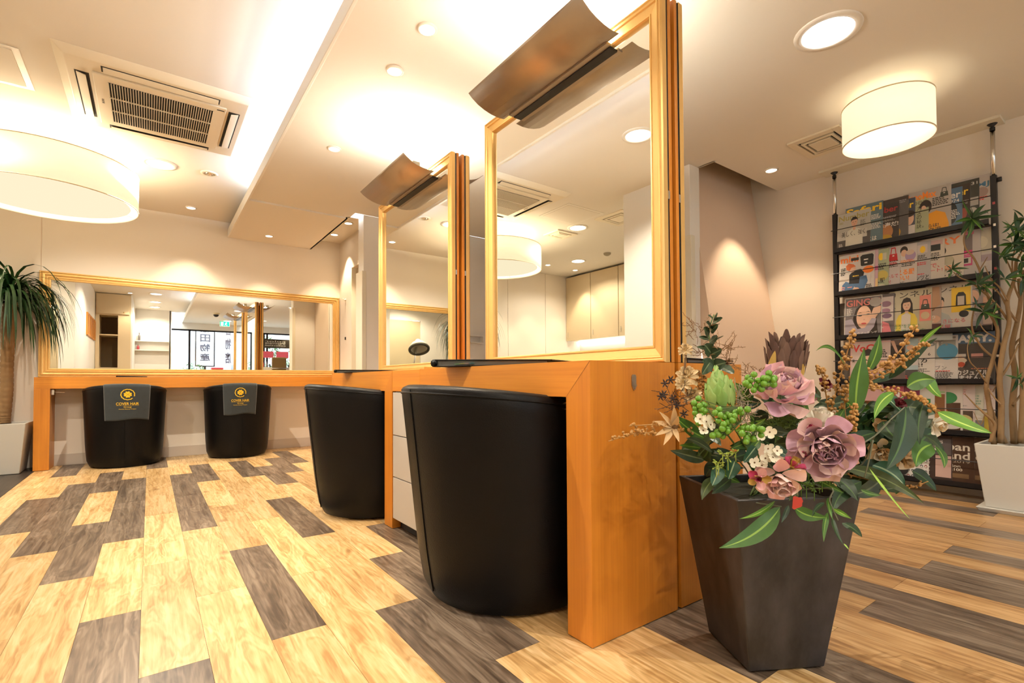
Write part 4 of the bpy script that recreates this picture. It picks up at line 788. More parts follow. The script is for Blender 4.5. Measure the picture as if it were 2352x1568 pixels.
# --- fifth shelf
for i, (px, w_, col, pr, lb) in enumerate([
    (1985, A4, (.55, .5, .48), [('r', 0, 1, 0, .4, (.3, .05, .12))], 'magazine with a maroon band, leftmost on the fifth shelf behind the flowers'),
    (2030, A4, (.60, .55, .50), [('e', .6, .5, .2, .2, (.4, .2, .1))], 'cream magazine behind the flower stems on the fifth shelf'),
    (2075, A4, (.50, .10, .16), [('t', 'LEON', .1, .9, .75, .92, WT, .03)], 'maroon magazine behind the long green leaf on the fifth shelf'),
    (2112, A4, (.20, .03, .07), [('e', .7, .4, .15, .15, (.6, .4, .38))], 'dark red magazine left of the green label one'),
    (2146, A4, (.62, .60, .56), [('p', [(.3, .5), (.3, .72), (.9, .72), (.9, .5)], (.02, .22, .06)), ('l', .4, .85, .58, .62, 1, WT), ('r', .2, 1, 0, .3, (.1, .12, .08))], 'magazine with a dark green label on the fifth shelf'),
    (2172, A4, (.60, .50, .44), [('r', .3, .97, .25, .82, (.22, .09, .03)), ('e', .6, .5, .2, .2, (.40, .18, .04)), ('e', .8, .4, .1, .1, (.5, .25, .08)), ('r', .3, .97, .84, .88, (.3, .4, .2))], 'cookery magazine with brown nuts on its cover'),
    (2210, .215, (.68, .62, .56), [('r', .0, .95, .0, .64, (.09, .04, .02)), ('e', .45, .38, .25, .2, (.36, .13, .03)), ('e', .66, .74, .22, .12, (.04, .24, .08)), ('e', .75, .15, .2, .05, (.6, .56, .5)), ('p', [(.1, .85), (.12, .9), (.42, .94), (.4, .89)], (.6, .12, .05))], 'cookery magazine with a green circle and roasted meat'),
    (2238, A4, (.70, .60, .58), [('l', .45, .95, .8, .92, 3, (.7, .3, .3)), ('r', .5, .95, .0, .48, (.10, .07, .05)), ('e', .74, .30, .20, .10, (.62, .54, .22)), ('l', .5, .9, .56, .60, 1, (.4, .35, .35))], 'pale pink magazine with a yellow oval over a dark grid'),
    (2258, A4, (.62, .60, .50), [('r', .6, .8, .88, .98, YEL_), ('l', .7, .97, .6, .8, 4, (.3, .4, .3)), ('e', .8, .35, .15, .06, (.7, .66, .6)), ('r', .6, 1, 0, .3, (.2, .2, .2))], 'pale magazine with a small yellow corner on the fifth shelf'),
    (2284, A4, (.66, .55, .50), [('l', .6, .95, .7, .92, 5, (.6, .35, .3)), ('r', .5, 1, .02, .45, (.55, .38, .05))], 'pinkish magazine over a mustard panel, rightmost on the fifth shelf')]):
    mag(4, px, w_, .290+.002*i, col, pr, lb, i)
# --- bottom shelf
heads = []
for r_ in range(7):
    for c_ in range(5):
        heads += [('e', .56+c_*.095, .10+r_*.12, .032, .03, (.05, .05, .06) if (r_+c_) % 3 else (.3, .05, .05)), ('e', .56+c_*.095, .092+r_*.12, .02, .018, (.74, .72, .70))]
for i, (px, w_, h_, col, pr, lb) in enumerate([
    (2010, A4, .28, (.45, .42, .38), [('l', .1, .8, .4, .8, 8, K)], 'grey book behind the planter leaves, leftmost on the bottom shelf'),
    (2068, A4, .28, (.60, .50, .45), [('r', .3, 1, .5, .9, (.5, .12, .2))], 'book with a pink panel on the bottom shelf'),
    (2134, .24, .285, (.70, .68, .66), heads+[('e', .42, .25, .16, .16, K)], 'white book covered in small drawn faces on the bottom shelf'),
    (2187, .225, .29, (.05, .03, .028), [('r', .42, .98, .62, .96, (.12, .10, .10)), ('t', 'a', .62, .78, .70, .84, WT, .02), ('t', 'BRUTUS', .40, .80, .86, .92, WT, .02), ('r', .64, .98, .14, .6, (.62, .42, .38)), ('t', 'と', .44, .52, .44, .51, WT), ('t', 'デ', .44, .52, .36, .43, WT), ('t', 'ザ', .44, .52, .28, .35, WT), ('t', 'イ', .44, .52, .20, .27, WT), ('t', 'ン', .44, .52, .12, .19, WT)], 'dark book with vertical white lettering and a pink panel'),
    (2238, .215, .295, (.075, .035, .02), [('t', 'Urban', .0, .90, .72, .88, (.75, .68, .58), .02), ('t', 'Grand', .0, .90, .54, .70, (.75, .68, .58), .02), ('t', 'Urban 2019', .0, .90, .47, .52, (.5, .43, .35), .0), ('t', 'salon', .38, .70, .37, .43, (.75, .68, .58), .02), ('t', 'ent100', .35, .74, .30, .355, (.75, .68, .58), .02), ('r', .36, .88, .16, .25, (.20, .12, .06))], 'brown book with big cream lettering in two lines'),
    (2268, .21, .297, (.08, .038, .022), [('t', 'Urban', .0, .90, .72, .88, (.75, .68, .58), .02), ('t', 'Grand', .0, .90, .54, .70, (.75, .68, .58), .02), ('r', .36, .88, .16, .25, (.20, .12, .06))], 'second brown lettered book, partly hidden by the white pot')]):
    mag(5, px, w_, h_, col, pr, lb, i)
# ================================================================ PLANTS
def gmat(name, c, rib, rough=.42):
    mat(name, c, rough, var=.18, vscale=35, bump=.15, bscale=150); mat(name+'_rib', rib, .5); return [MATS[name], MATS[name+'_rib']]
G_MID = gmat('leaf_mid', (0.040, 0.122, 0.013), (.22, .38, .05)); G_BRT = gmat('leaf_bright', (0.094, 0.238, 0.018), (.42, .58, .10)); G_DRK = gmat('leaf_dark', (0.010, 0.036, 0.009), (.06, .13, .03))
G_TEAL = gmat('leaf_teal', (0.011, 0.079, 0.036), (.30, .42, .25)); G_EUC = gmat('leaf_eucalyptus', (0.036, 0.065, 0.029), (.16, .2, .10)); G_OLV = gmat('leaf_olive', (0.036, 0.058, 0.009), (.12, .16, .04)); G_LIM = gmat('leaf_lime', (.30, .50, .07), (.5, .65, .2))
G_PALM = gmat('palm_blade', (.018, .065, .014), (.05, .13, .03)); G_TREE = gmat('tree_leaf', (.012, .05, .012), (.04, .12, .03))
def leaf_mb(base, tip, w, n, bow=0.0, fold=.22, ribw=.045, shape=0, nu=12, droop=0., wave=0.):
    base, tip = Vector(base), Vector(tip); ax = tip-base; L = ax.length; t0 = ax.normalized(); n = Vector(n); n = (n-t0*n.dot(t0)).normalized(); s0 = t0.cross(n)
    vc = [-1, -.55, -ribw*2.2, ribw*2.2, .55, 1]; vs = []
    for i in range(nu+1):
        u = i/nu; c = base+ax*u+s0*bow*L*4*u*(1-u)+n*droop*L*4*u*(1-u)
        if shape == 0: ww = math.sin(PI*min(1, u**.80))**.85*(1-.25*u)
        elif shape == 1: ww = math.sin(PI*u**.62)**.6
        else: ww = min(1, u*6)*(1-u)**.55
        ww = max(ww, .02)*w/2
        for v in vc:
            vs.append(c+s0*v*ww+n*(fold*abs(v)*ww+wave*w*math.sin(u*11+v*2)*abs(v)))
    k = len(vc); fs = []; ms = []
    for i in range(nu):
        for j in range(k-1): fs.append((i*k+j, (i+1)*k+j, (i+1)*k+j+1, i*k+j+1)); ms.append(1 if j == 2 else 0)
    return MB().add(vs, fs, ms)
VIEW = Vector(-CFW)
def pleaf(par, b, t, w, d0, d1, g=G_MID, bow=0., shape=0, tilt=(0, 0, .3), fold=.22, droop=0., name='leaf', wave=.03):
    B, T = at(b[0], b[1], d0), at(t[0], t[1], d1); n = (VIEW+Vector(tilt)*.8).normalized()
    return leaf_mb(B, T, w*(d0+d1)/2/CF, n, bow, fold, shape=shape, droop=droop, wave=wave).build(name, g, par, smooth=True)
# ---- planter
pl_ = thing('planter', 'tall dark grey tapered square planter at the end of the island', 'planter', (1.335, .691, 0))
e1 = Vector((.865, -.502, 0)); e2 = Vector((.502, .865, 0)); pc = Vector((1.335, .691, 0))
def sq(h, z): return [pc+e1*a*h+e2*b_*h+Vector((0, 0, z)) for a, b_ in ((-1, -1), (1, -1), (1, 1), (-1, 1))]
PLM = bpy.data.materials.new('planter_stone'); PLM.use_nodes = True; nt = PLM.node_tree; b = nt.nodes['Principled BSDF']; b.inputs['Roughness'].default_value = .5
tc = nt.nodes.new('ShaderNodeTexCoord'); mp = nt.nodes.new('ShaderNodeMapping'); mp.inputs['Scale'].default_value = (6, 6, 3.0); n1 = nt.nodes.new('ShaderNodeTexNoise'); n1.inputs['Scale'].default_value = 1.6; n1.inputs['Detail'].default_value = 7; n1.inputs['Roughness'].default_value = .62
rp = nt.nodes.new('ShaderNodeValToRGB'); rp.color_ramp.elements[0].position = .38; rp.color_ramp.elements[0].color = (.012, .010, .010, 1); rp.color_ramp.elements[1].position = .72; rp.color_ramp.elements[1].color = (.058, .051, .052, 1)
nt.links.new(tc.outputs['Object'], mp.inputs[0]); nt.links.new(mp.outputs[0], n1.inputs['Vector']); nt.links.new(n1.outputs['Fac'], rp.inputs[0]); nt.links.new(rp.outputs[0], b.inputs['Base Color'])
q = MB(); o4, t4, i4, j4 = sq(.100, .004), sq(.158, .440), sq(.143, .440), sq(.135, .36)
q.add(o4+t4+i4+j4, [(3, 2, 1, 0)]+[(i, (i+1) % 4, 4+(i+1) % 4, 4+i) for i in range(4)]+[(4+i, 4+(i+1) % 4, 8+(i+1) % 4, 8+i) for i in range(4)]+[(8+i, 8+(i+1) % 4, 12+(i+1) % 4, 12+i) for i in range(4)]+[(12, 13, 14, 15)])
q.build('pot_body', PLM, pl_, bevel=.003)
j5 = sq(.139, .418); MB().add(j5, [(0, 1, 2, 3)]).build('moss_fill', mat('moss', (.02, .022, .012), .95, bump=1., bscale=60, var=.5, vscale=40), pl_)
# ---- arrangement
fa = thing('flower_arrangement', 'large mixed arrangement of peonies, berries and leaves in the dark planter', 'flowers', (1.335, .691, .40))
BR = mat('twig_brown', (.16, .085, .035), .6, var=.3, vscale=60); STG = mat('stem_green', (.10, .16, .04), .5); STK = mat('stem_grey', (.13, .14, .09), .6)
core = pc+Vector((0, 0, .41))
LV = [((1965, 947), (1985, 799), 55, 1.20, 1.18, G_MID, -.04), ((1994, 852), (2020, 768), 26, 1.28, 1.27, G_MID, .05), ((2042, 869), (2152, 776), 34, 1.30, 1.26, G_DRK, -.06), ((2108, 797), (2167, 745), 11, 1.25, 1.22, G_BRT, -.05),
 ((2083, 889), (2150, 872), 46, 1.24, 1.22, G_MID, -.15), ((2126, 866), (2162, 912), 36, 1.25, 1.24, G_BRT, .10), ((2053, 901), (2008, 962), 28, 1.20, 1.17, G_BRT, .10), ((2153, 945), (2278, 995), 40, 1.18, 1.10, G_BRT, .05),
 ((2122, 924), (2112, 1021), 33, 1.21, 1.19, G_DRK, .06), ((2080, 932), (2036, 1078), 62, 1.20, 1.16, G_DRK, -.08), ((2012, 993), (1893, 1062), 36, 1.20, 1.13, G_DRK, .06), ((2140, 1020), (2104, 1072), 50, 1.22, 1.18, G_MID, .12),
 ((2148, 1024), (2168, 1075), 20, 1.22, 1.19, G_MID, -.15), ((2004, 1068), (2078, 1116), 42, 1.26, 1.22, G_TEAL, -.12), ((1933, 1072), (2122, 1156), 34, 1.28, 1.16, G_OLV, -.09), ((1996, 1074), (2090, 1192), 10, 1.16, 1.08, G_LIM, .04),
 ((1920, 1098), (1970, 1150), 34, 1.20, 1.16, G_DRK, -.1), ((1979, 1106), (1912, 1178), 40, 1.21, 1.15, G_DRK, .1), ((1870, 1098), (1938, 1132), 20, 1.20, 1.16, G_MID, 0), ((1977, 1124), (2026, 1136), 13, 1.22, 1.20, G_MID, .12),
 ((1792, 1164), (1652, 1258), 48, 1.12, 1.06, G_MID, -.08), ((1780, 1150), (1698, 1191), 13, 1.14, 1.09, G_BRT, -.06), ((1825, 1166), (1900, 1187), 32, 1.13, 1.08, G_MID, .12), ((1654, 1072), (1636, 1115), 30, 1.18, 1.16, G_TEAL, 0),
 ((1688, 1058), (1673, 1100), 33, 1.19, 1.18, G_TEAL, 0), ((1644, 1096), (1612, 1148), 28, 1.20, 1.17, G_OLV, .08), ((1680, 1098), (1634, 1134), 27, 1.22, 1.19, G_DRK, 0), ((1636, 1037), (1576, 1006), 26, 1.22, 1.16, G_EUC, .05),
 ((1610, 1028), (1560, 1022), 17, 1.24, 1.19, G_MID, 0), ((1618, 1005), (1544, 949), 40, 1.26, 1.18, G_MID, -.05), ((1726, 926), (1688, 878), 32, 1.24, 1.22, G_MID, 0), ((1765, 950), (1732, 975), 30, 1.24, 1.2, G_DRK, .1),
 ((1770, 985), (1815, 993), 26, 1.22, 1.20, G_EUC, .05), ((1838, 880), (1888, 914), 17, 1.24, 1.22, G_DRK, .1), ((1850, 928), (1874, 900), 22, 1.26, 1.25, G_BRT, 0), ((1856, 948), (1840, 922), 19, 1.24, 1.23, G_MID, 0),
 ((1916, 978), (1940, 938), 24, 1.24, 1.24, G_MID, 0), ((1940, 836), (1874, 806), 12, 1.30, 1.26, G_MID, .26), ((1770, 1030), (1816, 1053), 28, 1.18, 1.15, G_TEAL, -.08), ((1736, 1026), (1708, 1062), 25, 1.19, 1.17, G_TEAL, 0),
 ((1902, 1176), (1892, 1244), 15, 1.11, 1.07, G_MID, .04), ((1912, 1186), (1938, 1252), 13, 1.11, 1.06, G_DRK, .08), ((1934, 1200), (1980, 1233), 26, 1.10, 1.06, G_DRK, -.1), ((1914, 1168), (1956, 1191), 13, 1.11, 1.08, G_BRT, 0),
 ((1894, 1154), (1865, 1187), 12, 1.12, 1.09, G_DRK, .08), ((1903, 1142), (1912, 1192), 13, 1.13, 1.09, G_MID, .05), ((1938, 1248), (1950, 1262), 5, 1.06, 1.05, G_LIM, 0), ((1745, 1010), (1720, 1040), 22, 1.20, 1.19, G_MID, 0),
 ((1860, 1040), (1880, 1075), 24, 1.18, 1.15, G_OLV, 0), ((1700, 980), (1760, 960), 20, 1.22, 1.2, G_BRT, .1), ((1660, 960), (1690, 930), 16, 1.21, 1.2, G_BRT, 0), ((1690, 990), (1715, 970), 14, 1.19, 1.18, G_BRT, .1),
 ((2170, 1040), (2120, 1000), 30, 1.26, 1.24, G_DRK, .1), ((2060, 850), (2000, 880), 26, 1.36, 1.34, G_DRK, 0), ((1940, 1000), (2005, 960), 40, 1.36, 1.3, G_DRK, 0), ((1990, 1000), (2060, 960), 44, 1.38, 1.34, G_TEAL, 0), ((2030, 905), (2075, 950), 40, 1.34, 1.3, G_TEAL, 0),
 ((1835, 1130), (1812, 1150), 20, 1.13, 1.11, G_OLV, .1), ((1812, 1160), (1795, 1200), 14, 1.12, 1.1, G_DRK, 0), ((1905, 1080), (1930, 1120), 20, 1.18, 1.15, G_DRK, 0), ((2150, 990), (2100, 1050), 46, 1.34, 1.3, G_DRK, .1), ((2060, 1060), (2140, 1030), 40, 1.36, 1.34, G_DRK, 0)]
for i, (b0, t0, w0, d0, d1, g, bow) in enumerate(LV):
    rr = random.Random(i)
    pleaf(fa, b0, t0, w0, d0, d1, g, bow, tilt=(rr.uniform(-.4, .4), rr.uniform(-.3, .3), rr.uniform(.1, .7)), shape=1 if g is G_TEAL else 0)
rr = random.Random(5)
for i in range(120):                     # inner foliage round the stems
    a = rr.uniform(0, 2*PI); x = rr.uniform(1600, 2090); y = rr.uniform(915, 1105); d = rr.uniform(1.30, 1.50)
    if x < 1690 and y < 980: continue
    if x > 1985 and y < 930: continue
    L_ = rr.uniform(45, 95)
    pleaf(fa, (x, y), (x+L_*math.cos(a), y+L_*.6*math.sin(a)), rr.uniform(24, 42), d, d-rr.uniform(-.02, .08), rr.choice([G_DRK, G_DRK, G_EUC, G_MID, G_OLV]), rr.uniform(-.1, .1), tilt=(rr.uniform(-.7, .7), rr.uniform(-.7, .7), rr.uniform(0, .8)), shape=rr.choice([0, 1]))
rr = random.Random(15)
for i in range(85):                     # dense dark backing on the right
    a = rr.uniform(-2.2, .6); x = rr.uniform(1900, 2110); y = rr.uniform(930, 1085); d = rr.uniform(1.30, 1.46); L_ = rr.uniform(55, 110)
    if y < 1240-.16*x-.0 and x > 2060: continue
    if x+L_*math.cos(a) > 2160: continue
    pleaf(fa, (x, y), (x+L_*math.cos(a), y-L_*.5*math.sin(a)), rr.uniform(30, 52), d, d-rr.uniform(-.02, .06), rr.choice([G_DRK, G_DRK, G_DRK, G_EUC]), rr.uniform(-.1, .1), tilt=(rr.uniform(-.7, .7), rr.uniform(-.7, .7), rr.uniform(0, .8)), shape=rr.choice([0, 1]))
def stem(pts, r, m, name='stem', r2=None):
    P = [Vector(p) for p in pts]; Q = []
    for i in range(len(P)-1):
        p0 = P[max(i-1, 0)]; p1 = P[i]; p2 = P[i+1]; p3 = P[min(i+2, len(P)-1)]
        for k in range(5):
            t = k/5; Q.append(.5*((2*p1)+(-p0+p2)*t+(2*p0-5*p1+4*p2-p3)*t*t+(-p0+3*p1-3*p2+p3)*t**3))
    Q.append(P[-1]); n = len(Q); r2 = r2 or r*.6
    return Q, [r+(r2-r)*i/(n-1) for i in range(n)]
def pstem(par, pts, r, m, name='stem', r2=None):
    Q, R_ = stem([at(*p) if len(p) == 3 and p[0] > 10 else p for p in pts], r, m, name, r2)
    MB().tube(Q, R_, 7).build(name, m, par, smooth=True); return Q
for p in ([core, (1960, 1080, 1.3), (2010, 1000, 1.2), (2078, 935, 1.19)], [(1895, 1062, 1.15), (1950, 1035, 1.16), (2010, 1000, 1.17), (2045, 965, 1.18)], [(2005, 1010, 1.17), (1995, 1060, 1.17), (1985, 1098, 1.18)],
          [core, (1900, 1120, 1.15), (1905, 1150, 1.12), (1925, 1195, 1.10)], [core, (1720, 1150, 1.2), (1795, 1163, 1.13)], [core, (1700, 1060, 1.25), (1640, 1040, 1.22)]):
    pstem(fa, p, .0022, STK)
for tgt in ((1790, 920, 1.3), (1890, 1040, 1.25), (1653, 930, 1.3), (1808, 860, 1.35), (1575, 880, 1.3), (1640, 850, 1.36), (1980, 880, 1.35), (2090, 900, 1.35), (2148, 980, 1.35), (1720, 1000, 1.3)):
    pstem(fa, [core+Vector((random.Random(tgt[0]).uniform(-.06, .06), 0, 0)), ((tgt[0]+1770)/2, (tgt[1]+1120)/2, (tgt[2]+1.36)/2), tgt], .003, STG)
# petals
def petal_mb(base, outd, up, L, w, cup=.35, curl=.2, nu=7, nv=6, tipw=.75, notch=0.):
    base = Vector(base); o_ = Vector(outd).normalized(); u_ = Vector(up); u_ = (u_-o_*u_.dot(o_)).normalized(); s = o_.cross(u_)
    def f(u, v):
        vv = 2*v-1; ww = w*(math.sin(min(1, u*1.15)*PI/2)**.75)*(1-(1-tipw)*max(0, (u-.6)/.4)**1.5)*.5
        edge = 1-(abs(vv)**2.5)*.10*(u > .8)-notch*abs(math.sin(vv*9))*max(0, u-.8)
        return base+o_*L*u*edge+s*vv*ww+u_*(cup*w*(vv*vv)*.5*math.sin(u*PI/2)+curl*L*(u*u))
    return MB().grid(f, nu, nv)
def rotv(v, ax, a): return Matrix.Rotation(a, 3, ax) @ v
def bloom(name, c, ax, r, rings, mats, label=None, heart=None, seed=0, pname='petal'):
    ax = Vector(ax).normalized(); rr = random.Random(seed); s = ax.orthogonal().normalized()
    core_ = MB().ball(c, r*.22, 10, 7, sc=(1, 1, 1)).build(name, heart or mats[0], fa, smooth=True, label=label)
    for k, (n, ang, L, w, cup, curl) in enumerate(rings):
        for i in range(n):
            a = 2*PI*(i+.5*(k % 2)+rr.uniform(-.12, .12))/n; an = math.radians(ang+rr.uniform(-7, 7))
            side = rotv(s, ax, a); d = (ax*math.cos(an)+side*math.sin(an)); up = (ax*math.sin(an)-side*math.cos(an))
            b0 = Vector(c)+side*r*.08*k-ax*r*.12*k
            petal_mb(b0, d, up, r*L*rr.uniform(.9, 1.08), r*w*rr.uniform(.9, 1.1), cup, curl).build(pname, mats[(i+k) % len(mats)] if len(mats) < 4 else mats[min(k, 3)], core_, base=tuple(wloc(core_)), smooth=True)
    return core_
PK = [mat('petal_pink', (.84, .50, .52), .6, var=.12, vscale=50), mat('petal_mauve', (.70, .45, .56), .6, var=.15, vscale=50), mat('petal_blush', (.88, .64, .60), .6, var=.1, vscale=50)]
PM_ = mat('petal_magenta', (.50, .05, .14), .6, var=.3, vscale=60); PY = mat('petal_ochre', (.50, .32, .07), .6, var=.2, vscale=60); PWH = mat('petal_white', (.76, .70, .58), .6, var=.06, vscale=40); CRM = mat('petal_cream', (.74, .52, .28), .7, var=.15, vscale=50)
R1 = [(5, 8, .62, .62, 1.0, .22), (6, 26, .78, .78, 1.0, .28), (7, 48, .92, .92, .9, .34), (8, 70, 1.02, 1.05, .7, .36), (7, 94, 1.0, 1.05, .6, .26)]
bloom('peony', at(1795, 893, 1.20), VIEW*.75+Vector((.05, 0, .75)), .058, R1, PK, 'pink peony in the upper middle', seed=1)
bloom('peony', at(1893, 1028, 1.10), VIEW*.9+Vector((-.35, .2, -.1)), .058, R1, [PK[1], PK[2], PK[1]], 'mauve peony low on the right', seed=2, heart=PK[2])
bloom('peony', at(1790, 1098, 1.10), VIEW*.55+Vector((-.4, -.1, -.55)), .048, [(5, 15, .7, .7, .9, .1), (6, 40, .9, .8, .9, .05), (6, 70, 1.0, .8, .6, .0)], [PK[2], PK[0], PK[2]], 'pink and ochre peony hanging over the rim', seed=3)
bloom('peony_bud', at(1742, 1098, 1.10), VIEW*.6+Vector((-.6, 0, .1)), .024, [(4, 25, 1, .9, .8, .1), (5, 60, 1.1, .9, .6, 0)], [PM_, PY, PK[0]], 'small magenta and ochre bud', seed=4)
bloom('peony_bud', at(1818, 1072, 1.10), VIEW*.6+Vector((.2, 0, .8)), .024, [(4, 25, 1, .9, .8, .1), (5, 65, 1.1, .9, .6, 0)], [PY, PM_, PY], 'ochre bud above the hanging peony', seed=5)
bloom('peony_bud', at(1862, 985, 1.13), VIEW*.6+Vector((-.6, 0, .3)), .022, [(5, 25, 1, .9, .8, .1)], [PM_, PK[0], PM_], seed=6)
bloom('peony_bud', at(1846, 1040, 1.12), VIEW*.6+Vector((-.6, 0, .0)), .018, [(5, 25, 1, .9, .8, .1)], [PM_, PM_, PK[0]], seed=7)
bloom('white_bloom', at(1882, 972, 1.17), VIEW*.45+Vector((.1, .1, .9)), .040, [(5, 12, .9, .5, .9, .08), (6, 28, 1.05, .6, .8, .06), (7, 50, 1.15, .6, .6, .02), (5, 75, 1.1, .6, .5, 0)], [PWH, PWH, PWH], 'white spiky bloom above the mauve peony', seed=8)
bloom('cream_rose', at(2148, 975, 1.26), VIEW*.8+Vector((.3, .1, -.1)), .024, [(4, 12, .9, .9, .9, .1), (5, 35, 1.1, 1.0, .8, .05), (5, 70, 1.2, .9, .5, 0)], [PWH, CRM, PWH], 'cream rose on the far right', seed=9)
bloom('cream_rose', at(2080, 1042, 1.30), VIEW*.8+Vector((.0, .1, -.3)), .036, [(4, 12, .9, .9, .9, .1), (5, 45, 1.1, 1.0, .7, .05), (6, 75, 1.2, 1., .5, 0)], [PWH, CRM, CRM], seed=10)
bloom('cream_rose', at(2022, 1035, 1.31), VIEW*.8+Vector((-.2, .1, -.3)), .028, [(4, 12, .9, .9, .9, .1), (5, 45, 1.1, 1.0, .7, .05), (6, 75, 1.2, 1., .5, 0)], [CRM, PWH, CRM], seed=11)
bloom('cream_rose', at(2015, 975, 1.32), VIEW+Vector((-.2, 0, 0)), .022, [(4, 15, 1, .9, .8, .1), (5, 50, 1.1, 1, .6, 0)], [CRM, CRM, CRM], seed=12)
DR = mat('petal_wine', (.14, .008, .02), .6, var=.3, vscale=60)
for k, (x, y, r_) in enumerate(((1890, 885, .020), (1856, 908, .022), (2062, 930, .018), (1800, 950, .016))): bloom('wine_flower', at(x, y, 1.30), VIEW+Vector((.3, 0, .5)), r_, [(4, 20, 1, .9, .8, .1), (5, 60, 1.1, .9, .5, 0)], [DR, DR, DR], seed=20+k)
DRY = mat('dried_cream', (.72, .55, .32), .8, var=.15, vscale=70, bump=.3, bscale=150)
for k, (x, y, r_, d) in enumerate(((1574, 802, .017, 1.27), (1578, 862, .027, 1.27), (1570, 878, .02, 1.25), (1592, 908, .022, 1.27))): bloom('dried_bloom', at(x, y, d), VIEW*.5+Vector((-.3, 0, .6)), r_, [(5, 20, .9, .5, .7, .1), (7, 45, 1.0, .55, .6, .05), (8, 75, 1.0, .55, .5, 0), (6, 110, .9, .5, .5, 0)], [DRY, DRY, DRY], 'pale dried ruffled bloom' if k == 0 else None, seed=30+k)
pstem(fa, [(1575, 815, 1.27), (1573, 870, 1.27), (1585, 920, 1.28), (1600, 960, 1.30)], .0028, BR)
BG = mat('beige_bract', (.62, .42, .22), .7, var=.12, vscale=40)
sb_ = MB().ball(at(1548, 978, 1.17), .010, 8, 6).build('beige_star_flower', BR, fa, smooth=True, label='beige dried star flower on the left side')
for (x, y, w0) in ((1502, 967, 16), (1514, 945, 15), (1505, 1000, 14), (1524, 1022, 15), (1548, 932, 20), (1558, 955, 18), (1560, 1015, 14)): leaf_mb(at(1546, 980, 1.17), at(x, y, 1.13), w0*1.17/CF, VIEW+Vector((0, 0, .5)), fold=.3, shape=0).build('petal', [BG, BG], sb_, base=tuple(wloc(sb_)), smooth=True)
# green artichoke-like bud
def scales(name, c, r, h, rows, mats, label, lean, flare=0., open_=0., sw=1.0, pname='bract', nn=8, tw=.12):
    c = Vector(c); lean = Vector(lean).normalized(); s = lean.orthogonal().normalized()
    body = MB()
    body.ball(c+lean*h*.45, r*.8, 14, 10, sc=(1, 1, 1)); o_ = body.build(name, mats[0], fa, smooth=True, label=label)
    rr = random.Random(7)
    for k in range(rows):
        f = k/(rows-1); n = nn if k < rows-1 else nn-2
        zb_ = h*(-.02+.52*f); rad = r*(.72+.32*math.sin(PI*min(1, f*.8+.15)))*(1-.35*f*(1-open_))
        for i in range(n):
            a = 2*PI*(i+.5*(k % 2))/n+rr.uniform(-.08, .08); sd = rotv(s, lean, a)
            L = h*(.50+.10*rr.random()); d = (lean+sd*(flare-.42*f*(1-open_)+.10)).normalized()
            petal_mb(c+lean*zb_+sd*rad, d, -sd, L, r*.80*sw, .35, .18 if not open_ else .02, tipw=tw).build(pname, mats[(i+k) % len(mats)], o_, base=tuple(wloc(o_)), smooth=True)
    return o_
AG = [mat('artichoke_green', (.20, .36, .08), .5, var=.25, vscale=25), mat('artichoke_pale', (.28, .42, .12), .5, var=.25, vscale=25)]
scales('artichoke_bud', at(1658, 936, 1.20), .035, .098, 5, AG, 'big green scaly bud', Vector((-.15, .05, 1)), flare=.16)
PB = [mat('protea_brown', (.085, .040, .028), .8, var=.35, vscale=35), mat('protea_taupe', (.13, .072, .050), .8, var=.3, vscale=35)]
scales('protea', at(1804, 872, 1.30), .042, .118, 5, PB, 'dried brown protea head', Vector((.10, 0, 1)), flare=.10, open_=1., sw=.62, nn=11, tw=.5)
for (b0, t0, w0, bow) in (((1790, 862), (1840, 803), 17, -.05), ((1822, 872), (1845, 835), 18, .1), ((1765, 865), (1780, 805), 18, .0), ((1838, 875), (1852, 840), 12, -.3), ((1752, 868), (1756, 842), 16, 0)): pleaf(fa, b0, t0, w0, 1.27, 1.26, [PY, PY], bow, shape=1)
# eucalyptus spray
pstem(fa, [(1640, 842, 1.30), (1632, 790, 1.30), (1628, 760, 1.30), (1640, 722, 1.30)], .0025, STG)
for i, (x, y, tx, ty, w0) in enumerate(((1638, 845, 1612, 828, 34), (1640, 840, 1668, 832, 30), (1655, 842, 1686, 858, 34), (1634, 812, 1618, 790, 32), (1632, 815, 1658, 802, 26), (1630, 800, 1600, 797, 12), (1630, 785, 1648, 772, 24), (1628, 778, 1605, 774, 12), (1628, 770, 1616, 752, 22), (1632, 760, 1650, 745, 20), (1634, 752, 1622, 740, 20), (1636, 742, 1660, 730, 18), (1638, 735, 1648, 718, 12), (1638, 732, 1626, 724, 12), (1645, 780, 1662, 771, 6), (1632, 830, 1612, 860, 26))):
    pleaf(fa, (x, y), (tx, ty), w0, 1.29, 1.27-.002*i, G_EUC, shape=1, tilt=(random.Random(i).uniform(-.6, .6), 0, .4))
